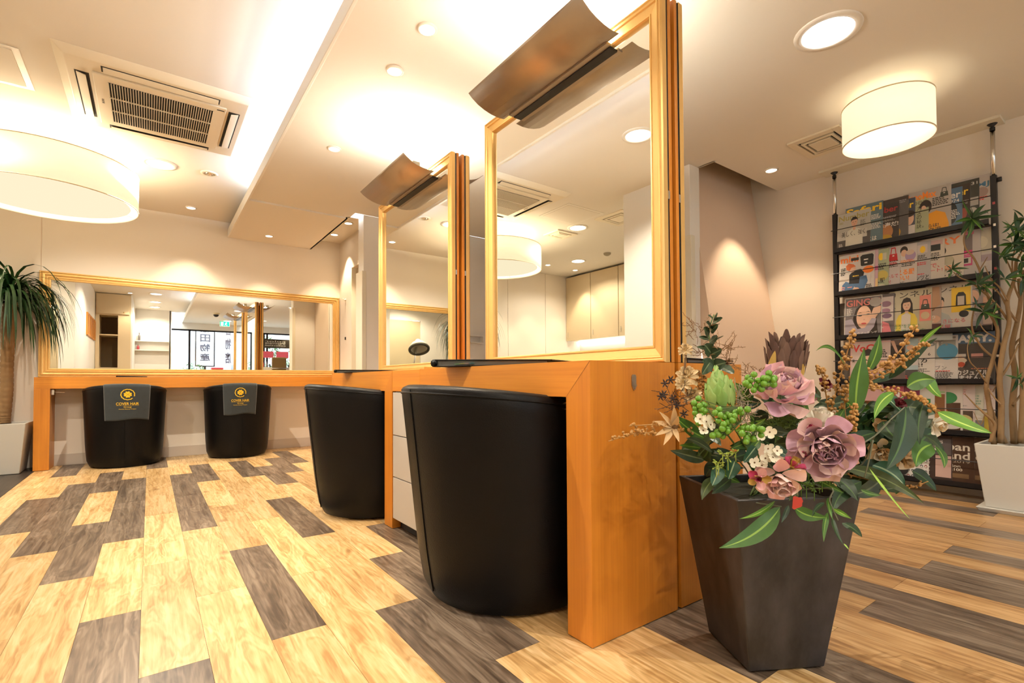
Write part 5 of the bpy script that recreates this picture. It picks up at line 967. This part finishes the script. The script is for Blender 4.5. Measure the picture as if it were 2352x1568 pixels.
# berries
bm_ = MB().ball((0, 0, 0), .0074, 10, 7).mesh('berry', mat('berry_green', (.12, .30, .02), .35, coat=.3), smooth=True)
cl = [((1697, 935, 1.17), [(1604, 915), (1594, 925), (1607, 932), (1614, 928), (1597, 938), (1611, 940), (1618, 930), (1597, 948), (1611, 953), (1600, 960), (1604, 972), (1618, 944)]),
      ((1700, 970, 1.14), [(1652, 940), (1643, 948), (1655, 953), (1664, 958), (1650, 966), (1662, 974), (1671, 952), (1678, 956), (1687, 955), (1690, 947), (1671, 970), (1659, 984), (1674, 978), (1650, 998), (1672, 990), (1648, 992), (1670, 984), (1683, 965), (1660, 1002), (1637, 1000), (1700, 940), (1717, 940), (1703, 948)]),
      ((1740, 985, 1.12), [(1707, 984), (1718, 983), (1727, 984), (1730, 981), (1745, 985), (1750, 986), (1717, 998), (1715, 1007), (1714, 1014), (1731, 1008), (1748, 999), (1704, 995)]),
      ((1735, 890, 1.14), [(1718, 867), (1724, 873), (1732, 860), (1742, 874), (1754, 868), (1762, 869), (1766, 862), (1766, 857), (1776, 873), (1778, 868), (1762, 881), (1755, 881), (1737, 886), (1749, 893), (1720, 886), (1777, 883), (1731, 896), (1713, 880)])]
for hub, pts in cl:
    h = at(*hub); sp = MB()
    for k, (x, y) in enumerate(pts): sp.tube([h, (h+at(x, y, hub[2]-.01))/2+Vector((0, 0, -.006)), at(x, y, hub[2]-.01)], .0011, 5)
    so = sp.build('berry_spray', STG, fa, label='cluster of glossy green berries')
    for k, (x, y) in enumerate(pts):
        o = bpy.data.objects.new('berry', bm_); COL.objects.link(o); o.parent = so; o.location = at(x, y, hub[2]-.015-.008*((k*7) % 3))-wloc(so); o.scale = [1+.12*math.sin(k*3.1)]*3
BB = mat('berry_bronze', (.42, .22, .06), .5, var=.3, vscale=90)
def bspray(path, n, spread, r0=.0045, seed=0, m=BB):
    Q, R_ = stem([at(*p) for p in path], .0020, BR); rr = random.Random(seed); mb = MB().tube(Q, R_, 6)
    for i in range(n):
        f = rr.random()**.8; k = min(len(Q)-1, int(f*(len(Q)-1))); p = Q[k]; d = Vector((rr.uniform(-1, 1), rr.uniform(-1, 1), rr.uniform(-.6, 1))).normalized()*spread*(1-.5*f)*rr.uniform(.5, 1)
        mb.tube([p, p+d], .0008, 4); mb.ball(p+d, r0*rr.uniform(.7, 1.15), 7, 5)
    return mb.build('bronze_berry_spray', m, fa, smooth=True)
for i, (p, n, s_) in enumerate((([(1905, 960, 1.36), (1925, 880, 1.33), (1940, 830, 1.32), (1960, 757, 1.30)], 75, .022), ([(1940, 900, 1.30), (1990, 860, 1.27), (2050, 825, 1.25), (2108, 745, 1.22)], 70, .020), ([(1985, 880, 1.28), (2050, 850, 1.26), (2090, 818, 1.25), (2130, 785, 1.22)], 55, .018),
        ([(1990, 890, 1.24), (2060, 898, 1.22), (2110, 915, 1.20), (2156, 950, 1.18)], 55, .016), ([(1905, 960, 1.30), (1898, 910, 1.29), (1890, 870, 1.28), (1883, 840, 1.28)], 40, .017), ([(1950, 985, 1.15), (1958, 960, 1.15), (1963, 930, 1.15)], 30, .016),
        ([(1950, 990, 1.28), (1940, 940, 1.28), (1945, 900, 1.28), (1965, 860, 1.28)], 45, .02), ([(1585, 990, 1.22), (1520, 993, 1.16), (1460, 995, 1.12), (1398, 1013, 1.09)], 60, .016), ([(1560, 980, 1.2), (1510, 975, 1.14), (1445, 978, 1.12)], 30, .012), ([(1950, 1090, 1.34), (2010, 1105, 1.34), (2080, 1120, 1.33), (2132, 1105, 1.32)], 40, .014),
        ([(1612, 960, 1.35), (1605, 900, 1.36), (1600, 850, 1.36)], 80, .022), ([(1620, 960, 1.34), (1618, 900, 1.35), (1612, 860, 1.36)], 70, .018))): bspray(p, n, s_, seed=i, r0=.0036 if i in (7, 8, 9, 10, 11) else .0046)
# wispy dried twigs and moss
def wisps(c, n, L, m, seed, up=.5, r=.0007, name='dried_twig'):
    rr = random.Random(seed); mb = MB()
    for i in range(n):
        p = Vector(c)+Vector((rr.uniform(-1, 1), rr.uniform(-1, 1), rr.uniform(-1, 1)))*L*.35; d = Vector((rr.uniform(-1, 1), rr.uniform(-1, 1), rr.uniform(-1+up, 1))).normalized(); pts = [p]
        for k in range(5): d = (d+Vector((rr.uniform(-.5, .5), rr.uniform(-.5, .5), rr.uniform(-.4, .5)))).normalized(); pts.append(pts[-1]+d*L*.2)
        mb.tube(pts, r, 4)
        for k in (1, 2, 3, 4):
            for s_ in (-1, 1):
                e = Vector((rr.uniform(-1, 1), rr.uniform(-1, 1), rr.uniform(-1, 1)))*L*.09; mb.tube([pts[k], pts[k]+e*s_], r*.7, 3)
    return mb.build(name, m, fa)
RUST = mat('rust_twig', (.24, .12, .045), .7); MOSS = mat('grey_moss', (.42, .36, .27), .9)
wisps(at(1600, 755, 1.3), 16, .045, RUST, 1); wisps(at(1660, 800, 1.32), 22, .05, RUST, 2); wisps(at(1670, 830, 1.3), 16, .04, RUST, 3); wisps(at(1725, 860, 1.32), 18, .04, RUST, 4); wisps(at(1610, 810, 1.3), 10, .035, RUST, 6)
wisps(at(1700, 920, 1.2), 34, .045, MOSS, 5, r=.0009, name='grey_moss'); wisps(at(1710, 960, 1.2), 20, .04, MOSS, 8, r=.0009, name='grey_moss')
DK = mat('dark_seedhead', (.035, .018, .016), .6)
for k, (x, y) in enumerate(((1540, 872), (1527, 880), (1524, 905), (1518, 910), (1545, 915), (1555, 930), (1570, 950))):
    o_ = MB().ball(at(x, y, 1.22), .004, 7, 5)
    for a in range(6):
        an = a*PI/3+k; d = (Vector(CRT)*math.cos(an)+Vector(CUP)*math.sin(an)+VIEW*.3)*.012; c_ = at(x, y, 1.22); o_.tube([c_, c_+d*.6, c_+d], [.0012, .0022, .0004], 5)
    o_.build('dark_seedhead', DK, fa, smooth=True)
wisps(at(1550, 920, 1.25), 22, .05, DK, 9, name='dark_twig')
# white florets
FL = mat('floret_white', (.80, .76, .60), .6)
for k, (x, y, r_) in enumerate(((1622, 968, .018), (1608, 962, .013), (1632, 975, .014), (1745, 1000, .013), (1768, 992, .015), (1764, 1030, .015), (1775, 1050, .019), (1758, 1052, .014), (1733, 1062, .013), (1750, 1068, .012), (1785, 1035, .012), (1615, 988, .012))):
    c_ = at(x, y, 1.125); ax = (VIEW+Vector((random.Random(k).uniform(-.6, .6), 0, random.Random(k+9).uniform(-.3, .6)))).normalized(); s = ax.orthogonal().normalized()
    fo = MB().ball(c_, .0022, 7, 5).build('floret', BR, fa, smooth=True, label='small white four-petalled floret')
    for i in range(4):
        sd = rotv(s, ax, i*PI/2+k); petal_mb(c_, sd+ax*.15, ax, r_, r_*1.05, .15, .08, 5, 4, tipw=.6).build('petal', FL, fo, base=tuple(wloc(fo)), smooth=True)
# lime seed clusters and feathery greens
SD = mat('seed_lime', (.36, .48, .08), .5)
for k, (x, y, dd) in enumerate(((1660, 1042, 1.15), (1650, 1062, 1.16), (1672, 1050, 1.15), (1690, 1040, 1.2), (1645, 1072, 1.17), (1857, 1075, 1.17), (1893, 1080, 1.16), (1888, 1100, 1.16), (1905, 1085, 1.17), (1840, 1110, 1.16), (1852, 1116, 1.16), (1870, 1120, 1.16), (1915, 1095, 1.18))):
    rr = random.Random(k); mb = MB(); c_ = at(x, y, dd)
    for i in range(9):
        d = Vector((rr.uniform(-1, 1), rr.uniform(-1, 1), rr.uniform(-.6, 1))).normalized()*.013; mb.tube([c_, c_+d*.6, c_+d*.85, c_+d*1.1], [.0006, .0008, .0021, .0004], 6)
    mb.tube([c_, c_+Vector((0, 0, -.03))], .001, 5); mb.build('seed_cluster', SD if k < 5 else mat('seed_green', (.10, .22, .03), .5), fa, smooth=True)
wisps(at(1820, 960, 1.22), 60, .04, mat('fern_green', (.10, .17, .03), .7), 11, name='feathery_green', up=.9); wisps(at(1790, 975, 1.25), 40, .04, MATS['fern_green'], 12, name='feathery_green'); wisps(at(1880, 1100, 1.22), 40, .05, MATS['fern_green'], 13, name='feathery_green')
# red tag on a bead chain
tg = MB(); c_ = at(1832, 1153, 1.075); X_, Y_ = Vector(CRT), Vector(CUP)
op = [(-.0095, .012), (-.004, .013), (.004, .010), (.008, .011), (.012, .002), (.010, -.002), (.010, -.008), (.006, -.011), (-.001, -.013), (-.007, -.016), (-.0115, -.013), (-.0105, -.004)]
tg.add([c_+X_*a+Y_*b_ for a, b_ in op]+[c_+X_*a+Y_*b_-VIEW*.0012 for a, b_ in op], [tuple(range(12)), tuple(range(23, 11, -1))]+[(i, 12+i, 12+(i+1) % 12, (i+1) % 12) for i in range(12)])
tgo = tg.build('tag', mat('tag_red', (.42, .035, .02), .5), fa, label='red tag on a bead chain')
mb = MB()
for (x0, y0, x1, y1) in ((1826, 1138, 1821, 1112), (1831, 1136, 1834, 1114)):
    for k in range(9): f = k/8; mb.ball(at(x0+(x1-x0)*f, y0+(y1-y0)*f, 1.08), .0009, 6, 4)
mb.build('bead_chain', CHROME, tgo)
# ================================================================ PALM AND SMALL TREE
CER = mat('white_ceramic', (.62, .60, .55), .5, bump=.08, bscale=200)
def pot(t, x, y, hb, ht, h, z0=.0):
    q = MB(); o4 = [(x+a*hb, y+b_*hb, z0) for a, b_ in ((-1, -1), (1, -1), (1, 1), (-1, 1))]; t4 = [(x+a*ht, y+b_*ht, z0+h) for a, b_ in ((-1, -1), (1, -1), (1, 1), (-1, 1))]
    i4 = [(x+a*(ht-.014), y+b_*(ht-.014), z0+h) for a, b_ in ((-1, -1), (1, -1), (1, 1), (-1, 1))]; j4 = [(x+a*(ht-.018), y+b_*(ht-.018), z0+h-.03) for a, b_ in ((-1, -1), (1, -1), (1, 1), (-1, 1))]
    q.add(o4+t4+i4+j4, [(3, 2, 1, 0)]+[(k*4+i, k*4+(i+1) % 4, k*4+4+(i+1) % 4, k*4+4+i) for k in range(3) for i in range(4)]+[(12, 13, 14, 15)], [0]*13+[1])
    return q.build('pot', [CER, mat('soil', (.05, .035, .02), .95, bump=1., bscale=80)], t, bevel=.004)
pa = thing('potted_palm', 'ponytail palm with drooping dark leaves in a white square pot at the left', 'plant', (-.99, 5.73, 0))
pot(pa, -.99, 5.73, .148, .186, .405, .002)
TRK = mat('palm_trunk', (.30, .18, .08), .85, var=.3, vscale=14, bump=.6, bscale=50)
tb = at(10, 955, 4.16); tm = at(16, 840, 4.16); tt = at(24, 690, 4.10)
mb = MB(); Q, R_ = stem([tb+Vector((0, 0, -.06)), tb, (tb+tm)/2+Vector((.006, 0, 0)), tm, (tm+tt)/2, tt], .041, TRK, r2=.043); Q2 = []; R2 = []
for i in range(len(Q)-1):
    for k in range(4): Q2.append(Q[i].lerp(Q[i+1], k/4)); R2.append((R_[i])*(1.0 if k % 4 < 3 else .93))
MB().tube(Q2, R2, 18).build('trunk', TRK, pa, smooth=True)
rr = random.Random(11); cc = tt
for i in range(240):
    a = rr.uniform(0, 2*PI); el = rr.uniform(-.1, 1.3); L = rr.uniform(.40, .72); p = cc+Vector((rr.uniform(-.03, .03), rr.uniform(-.03, .03), rr.uniform(-.03, .12))); d = Vector((math.cos(a)*math.cos(el), math.sin(a)*math.cos(el), math.sin(el)*.95))
    if d.y > .2: d.y *= .35
    n = 9; pts = [p]; g = rr.uniform(.42, .75)
    for k in range(n): d = (d+Vector((0, 0, -g*(1.0 if k > 1 else .3)))).normalized(); pts.append(pts[-1]+d*L/n)
    if any(q_.y > 5.85 for q_ in pts): pts = [Vector((q_.x, min(q_.y, 5.85), q_.z)) for q_ in pts]
    w0 = rr.uniform(.016, .026); sd = Vector((-math.sin(a+rr.uniform(-.6, .6)), math.cos(a), 0)).normalized(); vs = []
    for k, q_ in enumerate(pts):
        u = k/n; ww = w0/2*(.6+.4*math.sin(PI*min(1, u*1.5+.1)))*(1-u**3)+.0004; vs += [q_-sd*ww, q_+Vector((0, 0, -.18*ww)), q_+sd*ww]
    MB().add(vs, [(k*3+j, k*3+j+1, k*3+j+4, k*3+j+3) for k in range(n) for j in (0, 1)]).build('leaf', G_PALM[0], pa, smooth=True)
tr = thing('potted_tree', 'small multi-stemmed tree with pointed leaf rosettes in a white pot at the right', 'plant', (3.82, .555, 0))
pot(tr, 3.82, .555, .118, .152, .345, .022)
MB().hexa([(3.82+a*.140, .555+b_*.140, .0) for a, b_ in ((-1, -1), (1, -1), (1, 1), (-1, 1))], [(3.82+a*.152, .555+b_*.152, .022) for a, b_ in ((-1, -1), (1, -1), (1, 1), (-1, 1))]).build('saucer', CER, tr, bevel=.003)
BK = mat('tree_bark', (.30, .185, .085), .8, var=.25, vscale=25, bump=.5, bscale=60)
TD = 2.72
trunks = [([(2283, 1020), (2272, 930), (2266, 880), (2282, 820), (2292, 760), (2270, 715), (2252, 700)], .013, .006), ([(2298, 1018), (2300, 930), (2296, 870), (2304, 800), (2318, 740), (2314, 690), (2330, 640), (2334, 600)], .015, .007),
          ([(2330, 1018), (2326, 930), (2332, 860), (2324, 800), (2336, 740), (2344, 690), (2340, 640)], .017, .008), ([(2275, 1015), (2285, 975), (2262, 950), (2240, 930)], .010, .004), ([(2345, 1018), (2350, 900), (2346, 800), (2356, 700), (2350, 620)], .015, .008), ([(2310, 1018), (2288, 970), (2270, 920), (2262, 890)], .012, .006)]
brs = [([(2282, 820), (2258, 800), (2238, 770), (2232, 745), (2236, 715), (2245, 690)], .006, .003), ([(2292, 760), (2276, 700), (2262, 660), (2250, 620), (2235, 590), (2218, 570), (2214, 545), (2224, 520)], .007, .003), ([(2318, 740), (2290, 700), (2258, 670), (2230, 648), (2206, 638), (2190, 625)], .006, .0022),
       ([(2304, 800), (2286, 775), (2262, 760), (2246, 735)], .005, .002), ([(2336, 740), (2316, 710), (2300, 680), (2280, 660), (2262, 664)], .006, .003), ([(2314, 690), (2296, 660), (2276, 640), (2262, 610)], .005, .002), ([(2330, 640), (2318, 610), (2310, 590), (2318, 575)], .004, .002),
       ([(2240, 930), (2226, 915), (2216, 905)], .004, .002), ([(2266, 880), (2246, 850), (2228, 830), (2222, 800), (2228, 775)], .004, .0015), ([(2324, 800), (2340, 780), (2356, 770)], .006, .004), ([(2296, 870), (2316, 840), (2340, 790)], .007, .004), ([(2262, 950), (2252, 975), (2236, 945)], .003, .0015),
       ([(2300, 930), (2278, 905), (2270, 890)], .004, .002), ([(2326, 930), (2345, 905), (2356, 880)], .006, .003), ([(2344, 690), (2330, 655), (2325, 600), (2335, 560), (2330, 540)], .005, .0025), ([(2334, 600), (2350, 570), (2362, 540)], .005, .003), ([(2282, 820), (2292, 870), (2280, 900)], .004, .002), ([(2250, 620), (2262, 600), (2268, 590)], .003, .0015), ([(2206, 638), (2200, 632), (2205, 620)], .003, .0015)]
for k, (pp, r0, r1) in enumerate(trunks+brs):
    rr = random.Random(k); dd = TD+rr.uniform(-.05, .05)
    if k == 0: dd = TD
    Q, R_ = stem([at(x, y, dd+.02*math.sin(i*1.3+k)) for i, (x, y) in enumerate(pp)], r0, BK, r2=r1); MB().tube(Q, R_, 9).build('trunk' if k < len(trunks) else 'branch', BK, tr, smooth=True)
for k, (x, y, s_, n) in enumerate(((2232, 502, 46, 11), (2186, 618, 26, 7), (2244, 652, 38, 9), (2243, 700, 20, 4), (2258, 716, 40, 8), (2325, 560, 42, 11), (2338, 530, 44, 10), (2308, 640, 34, 7), (2345, 600, 44, 10), (2262, 660, 30, 6), (2232, 772, 24, 6), (2336, 868, 32, 7), (2350, 640, 40, 8), (2305, 588, 34, 7), (2355, 560, 40, 9), (2280, 722, 28, 4), (2352, 500, 34, 7), (2320, 520, 26, 5), (2345, 880, 26, 6))):
    rr = random.Random(100+k); c_ = at(x, y, TD-.06+rr.uniform(-.04, .04))
    for i in range(n):
        a = 2*PI*i/n+rr.uniform(-.3, .3); L = s_*rr.uniform(.8, 1.15)*TD/CF; d = (Vector(CRT)*math.cos(a)+Vector(CUP)*(math.sin(a)*.8+.05)+VIEW*rr.uniform(-.2, .8)).normalized()
        leaf_mb(c_, c_+d*L, L*.24, VIEW+Vector((rr.uniform(-.5, .5), rr.uniform(-.5, .5), .5)), bow=rr.uniform(-.08, .08), fold=.25, shape=0, nu=7, droop=rr.uniform(-.02, .06)).build('leaf', G_TREE if rr.random() < .65 else G_MID, tr, smooth=True)
# ================================================================ THE REST OF THE SALON, SEEN IN THE MIRRORS
DC = mat('cabinet_cream', (.70, .56, .36), .45)
for i, (y0, y1) in enumerate(((5.375, 5.925), (4.82, 5.37), (4.265, 4.815), (3.71, 4.26), (3.05, 3.705))):
    t = thing('wall_cabinet', ['first cream wall cabinet from the back wall, in the near tall mirror', 'second cream wall cabinet from the back wall, in the near tall mirror', 'third cream wall cabinet from the back wall in the alcove', 'fourth cream wall cabinet from the back wall in the alcove', 'fifth cream wall cabinet, farthest from the back wall in the alcove'][i], 'cabinet', (-3.0, (y0+y1)/2, 1.36), 'cream alcove wall cabinets')
    MB().box(-3.088, -2.80, y0, y1, 1.37, 2.38).build('carcass', DC, t)
    d_ = MB().box(-2.80, -2.782, y0+.003, y1-.003, 1.365, 2.378).build('cabinet_door', DC, t, bevel=.0015)
    MB().box(-2.782, -2.775, y1-.05, y1-.04, 1.42, 1.5).build('cabinet_handle', CHROME, d_)
t = thing('wash_counter', 'white counter along the alcove side wall below the cream cabinets', 'counter', (-2.85, 4.5, 0))
MB().box(-3.088, -2.62, 3.05, 5.925, .84, .88).build('worktop', PAINTW, t, bevel=.002)
for i in range(5): MB().box(-2.66, -2.64, 3.07+i*.57, 3.07+i*.57+.56, .08, .835).build('cabinet_door', DC, t, bevel=.0015)
MB().box(-3.088, -2.66, 3.06, 5.92, .003, .84).build('carcass', DC, t)
MB().box(-3.08, -3.03, 3.1, 5.9, 1.335, 1.36).build('under_light', emis('strip_white', (1, .97, .9), 5), t)
# hood dryer and red ornament in the alcove
t = thing('hood_dryer', 'white hood hair dryer on a stand in the alcove, seen inside the far mirror', 'hair dryer', (-1.6, 3.0, 0))
hd = MB().lathe([(.0005, .21), (.045, .20), (.07, .15), (.13, .11), (.185, .04), (.20, 0)], 36)
def orient(mb, c, ax):
    ax = Vector(ax).normalized(); q_ = Vector((0, 0, 1)).rotation_difference(ax); mb.v = [tuple(q_ @ Vector(p)+Vector(c)) for p in mb.v]; return mb
ax_ = (-.12, -.50, .85)
orient(hd, (-1.6, 2.95, 1.37), ax_).build('hood', mat('hood_white', (.75, .72, .62), .35), t, smooth=True, solid=.006)
orient(MB().lathe([(.20, 0), (.21, -.01), (.205, -.03), (.165, -.035), (.16, -.01)], 36), (-1.6, 2.95, 1.37), ax_).build('visor_ring', mat('smoke_ring', (.08, .07, .05), .2), t, smooth=True)
MB().tube([(-1.6, 2.85, 1.40), (-1.6, 2.72, 1.1), (-1.6, 2.72, .05)], .016, 10).build('pole', CHROME, t, smooth=True)
MB().lathe([(.22, .003), (.21, .03), (.03, .05), (.016, .06)], 28, (-1.6, 2.72, 0)).build('stand_base', OFFW, t, smooth=True)
# closet beside the camera
t = thing('tall_closet', 'tall cream closet with an open dark niche, reflected at the left of the long mirror', 'closet', (-.55, -.3, 0))
MB().box(-.815, -.30, -.6, -.02, 2.0, 2.40).box(-.815, -.76, -.6, -.02, .003, 2.0).box(-.49, -.30, -.6, -.02, .003, 2.0).build('carcass', DC, t)
MB().box(-.76, -.49, -.6, -.55, .003, 2.0).build('dark_back', mat('closet_back', (.22, .15, .08), .7), t)
for z in (.5, 1.0, 1.62): MB().box(-.76, -.49, -.55, -.03, z, z+.02).build('shelf', DC, t)
MB().box(-.805, -.32, -.018, -.001, 2.02, 2.39).build('cabinet_door', DC, t, bevel=.002)
MB().ball((-.40, .012, 2.06), .010, 8, 6).build('knob', mat('brass', (.5, .35, .12), .35, .9), t, smooth=True)
tag(MB().box(-1.05, -.82, -.7, -.1, 0, 2.42).build('partition', PAINTW, base=(-.9, -.4, 0)), 'plain white partition beside the tall closet', 'partition')
# five carved wooden frames on the white wall
for i in range(5):
    y = .22+i*.30
    t = thing('picture_frame', ('%s carved wood frame on the white wall in the long mirror' % ['nearest the closet,', 'second from the closet,', 'middle', 'fourth from the closet,', 'farthest from the closet,'][i]), 'frame', (-.815, y, 1.50), 'carved frames in a row')
    for b_ in ((y-.12, y+.12, 1.50, 1.53), (y-.12, y+.12, 1.83, 1.86), (y-.12, y-.09, 1.53, 1.83), (y+.09, y+.12, 1.53, 1.83)): MB().box(-.82, -.80, *b_).build('frame_rail', OAKV, t, bevel=.002)
    MB().box(-.82, -.808, y-.09, y+.09, 1.53, 1.83).build('panel', mat('frame_panel', (.30, .17, .06), .5, var=.4, vscale=30), t)
# shelves on the niche wall with bottles
for z, lab in ((1.665, 'upper white ledge shelf on the niche wall reflected in the long mirror'), (1.46, 'lower white ledge shelf on the niche wall reflected in the long mirror')):
    tag(MB().box(-.27, .35, -2.168, -2.04, z, z+.02).build('wall_shelf', PAINTW, base=(.04, -2.1, z), bevel=.001), lab, 'shelf')
BT = [mat('bottle_grey', (.2, .17, .16), .3), mat('bottle_red', (.45, .05, .06), .35), mat('bottle_cream', (.7, .65, .5), .4)]
for k, (x, z, h, r_, lab) in enumerate(((-.20, 1.685, .16, .022, 'slim grey bottle on the upper ledge shelf'), (-.22, 1.48, .10, .025, 'red bottle on the lower ledge shelf'))):
    t = thing('bottle', lab, 'bottle', (x, -2.1, z)); MB().lathe([(.0005, z), (r_, z), (r_, z+h*.7), (r_*.4, z+h*.8), (r_*.4, z+h)], 16, (x, -2.1, 0)).build('body', BT[k], t, smooth=True)
    MB().lathe([(r_*.5, z+h), (r_*.5, z+h*1.08), (.0005, z+h*1.08)], 12, (x, -2.1, 0)).build('cap', BT[0], t)
# retail display, two seats and bottles on the right of the reflection
t = thing('display_counter', 'retail display counter with a dark printed header board near the front window', 'display', (2.9, -2.4, 0))
MB().box(2.25, 3.15, -2.6, -2.2, .003, 1.12).build('counter_body', PAINTW, t, bevel=.003)
for x in (2.27, 3.11): MB().box(x, x+.02, -2.6, -2.58, 1.12, 1.88).build('post', BLKM, t)
hb_ = MB().box(2.2, 3.15, -2.605, -2.585, 1.64, 1.88).build('header_board', mat('board_black', (.04, .03, .02), .5), t)
mbp = MB()
for k in range(3):
    vs, fs = fit_text(['color', 'treatment', 'collection'][k], 2.45, 2.95, 1.80-k*.055, 1.845-k*.055); mbp.add([(5.4-a, -2.584, b_) for a, b_ in vs], [f[::-1] for f in fs])
mbp.build('lettering', mat('chalk', (.8, .78, .7), .6), hb_)
for k, x in enumerate((2.35, 2.72)): MB().box(x, x+.3, -2.56, -2.55, 1.38, 1.55).build('pink_card', mat('card_pink', (.75, .12, .2), .5), t)
for k in range(11):
    x = 2.3+k*.077; h = .10+.05*((k*7) % 3)/2; bo = MB().lathe([(.0005, 1.122), (.018, 1.122), (.018, 1.122+h*.65), (.007, 1.122+h*.78), (.007, 1.122+h)], 12, (x, -2.36, 0)).build('bottle', BT[k % 2] if k % 3 else BLKM, base=(x, -2.36, 1.122), smooth=True)
    tag(bo, 'small dark bottle standing on the display counter near the front window', 'bottle', 'bottles on the display counter')
for k, (x, c_, lab) in enumerate(((2.63, (.26, .17, .06), 'olive brown padded stool back in front of the display counter'), (3.05, (.10, .015, .015), 'dark red padded stool back in front of the display counter'))):
    t = thing('salon_seat', lab, 'chair', (x, -1.6, 0))
    m_ = mat('seat_%d' % k, c_, .45)
    MB().box(x-.17, x+.17, -1.78, -1.72, .80, 1.36).build('backrest', m_, t, bevel=.03)
    MB().box(x-.18, x+.18, -1.74, -1.40, .62, .70).build('seat', m_, t, bevel=.02)
    MB().tube([(x, -1.56, .62), (x, -1.56, .03)], .03, 12).lathe([(.20, .003), (.19, .03), (.03, .04)], 24, (x, -1.56, 0)).build('pedestal', CHROME, t, smooth=True)
    MB().tube([(x-.19, -1.70, 1.08), (x+.19, -1.70, 1.08)], .010, 8).build('hand_rail', CHROME, t, smooth=True)
# street outside the window
def signboard(x0, x1, z0, z1, y, bg, txt, fg, lab, border=None):
    t = thing('street_sign', lab, 'sign', ((x0+x1)/2, y, z0)); MB().box(x0, x1, y-.05, y, z0, z1).build('board', mat('sgn%s' % lab[:8], bg, .5), t)
    MB().box((x0+x1)/2-.03, (x0+x1)/2+.03, y-.04, y-.01, -.01, z0).build('post', BLKM, t)
    if border: 
        for b_ in ((x0, x1, z1-.03, z1), (x0, x1, z0, z0+.03), (x0, x0+.03, z0, z1), (x1-.03, x1, z0, z1)): MB().box(b_[0], b_[1], y, y+.01, b_[2], b_[3]).build('border', BLKM, t)
    n = len(txt); mb = MB()
    for i, ch_ in enumerate(txt):
        vs, fs = fit_text(ch_, -.5, .5, -.5, .5, .02); w_ = (x1-x0)*.5; hh = (z1-z0)*.8/n; zc = z1-(z1-z0)*.1-hh*(i+.5)
        mb.add([((x0+x1)/2-a*w_, y+.012, zc+b_*hh*.8) for a, b_ in vs], [f[::-1] for f in fs])
    mb.build('lettering', mat('sgnink%s' % lab[:8], fg, .6), t)
signboard(1.05, 1.55, 1.2, 2.6, -5.2, (.85, .86, .88), '稲田物産', (.05, .05, .08), 'white framed vertical shop sign across the street', True)
signboard(1.75, 2.05, 1.1, 2.7, -5.3, (.8, .8, .84), '古物店', (.08, .06, .08), 'narrow pale vertical sign across the street')
signboard(1.9, 2.9, .5, 1.25, -4.6, (.62, .68, .78), '案内図', (.15, .2, .4), 'pale blue street map board outside the window')
t = thing('post_box', 'bright red post box outside the front window', 'post box', (1.55, -4.6, 0)); MB().box(1.42, 1.68, -4.75, -4.5, .0, 1.1).build('body', mat('red_paint', (.7, .03, .03), .4), t, bevel=.02); MB().box(1.40, 1.70, -4.77, -4.48, 1.1, 1.16).build('lid', MATS['red_paint'], t, bevel=.02)
for k, (x, y, h, r_) in enumerate(((.95, -4.2, 1.3, .35), (2.75, -4.0, 2.2, .42), (.0, -4.7, 1.6, .4), (3.6, -4.5, 1.8, .45))):
    t = thing('street_shrub', 'leafy green shrub outside the front window, %s' % ['at the left by the framed sign', 'tall one behind the mirror towers', 'leftmost beside the white wall', 'rightmost behind the display'][k], 'shrub', (x, y, 0))
    rr = random.Random(k); mb = MB()
    for i in range(520):
        d = Vector((rr.gauss(0, 1), rr.gauss(0, 1), rr.gauss(0, 1))).normalized()*rr.uniform(.5, 1); p = Vector((x, y, h*.58))+Vector((d.x*r_, d.y*r_, d.z*h*.42)); a = Vector((rr.uniform(-1, 1), rr.uniform(-1, 1), rr.uniform(-1, 1))).normalized(); b_ = a.orthogonal().normalized()
        mb.add([p, p+a*.045+b_*.02, p+a*.09, p+a*.045-b_*.02], [(0, 1, 2, 3)])
    mb.build('foliage', mat('shrub_leaf', (.13, .28, .08), .5, var=.5, vscale=12), t); MB().tube([(x, y, 0), (x, y, h*.7)], .02, 8).build('stem', BR, t)
tag(MB().box(-1.5, 7, -7.2, -7.0, 0, 4.5).build('building_front', mat('street_wall', (.75, .76, .80), .7), base=(2.5, -7.1, 0)), 'pale building front across the street beyond the window', 'building')
# fewer bounces keep the render quick
S.cycles.use_adaptive_sampling = True; S.cycles.adaptive_threshold = 0.07; S.cycles.adaptive_min_samples = 16
S.cycles.max_bounces = 6; S.cycles.diffuse_bounces = 3; S.cycles.glossy_bounces = 4; S.cycles.transmission_bounces = 4; S.cycles.transparent_max_bounces = 6
S.cycles.caustics_reflective = False; S.cycles.caustics_refractive = False; S.cycles.sample_clamp_indirect = 6
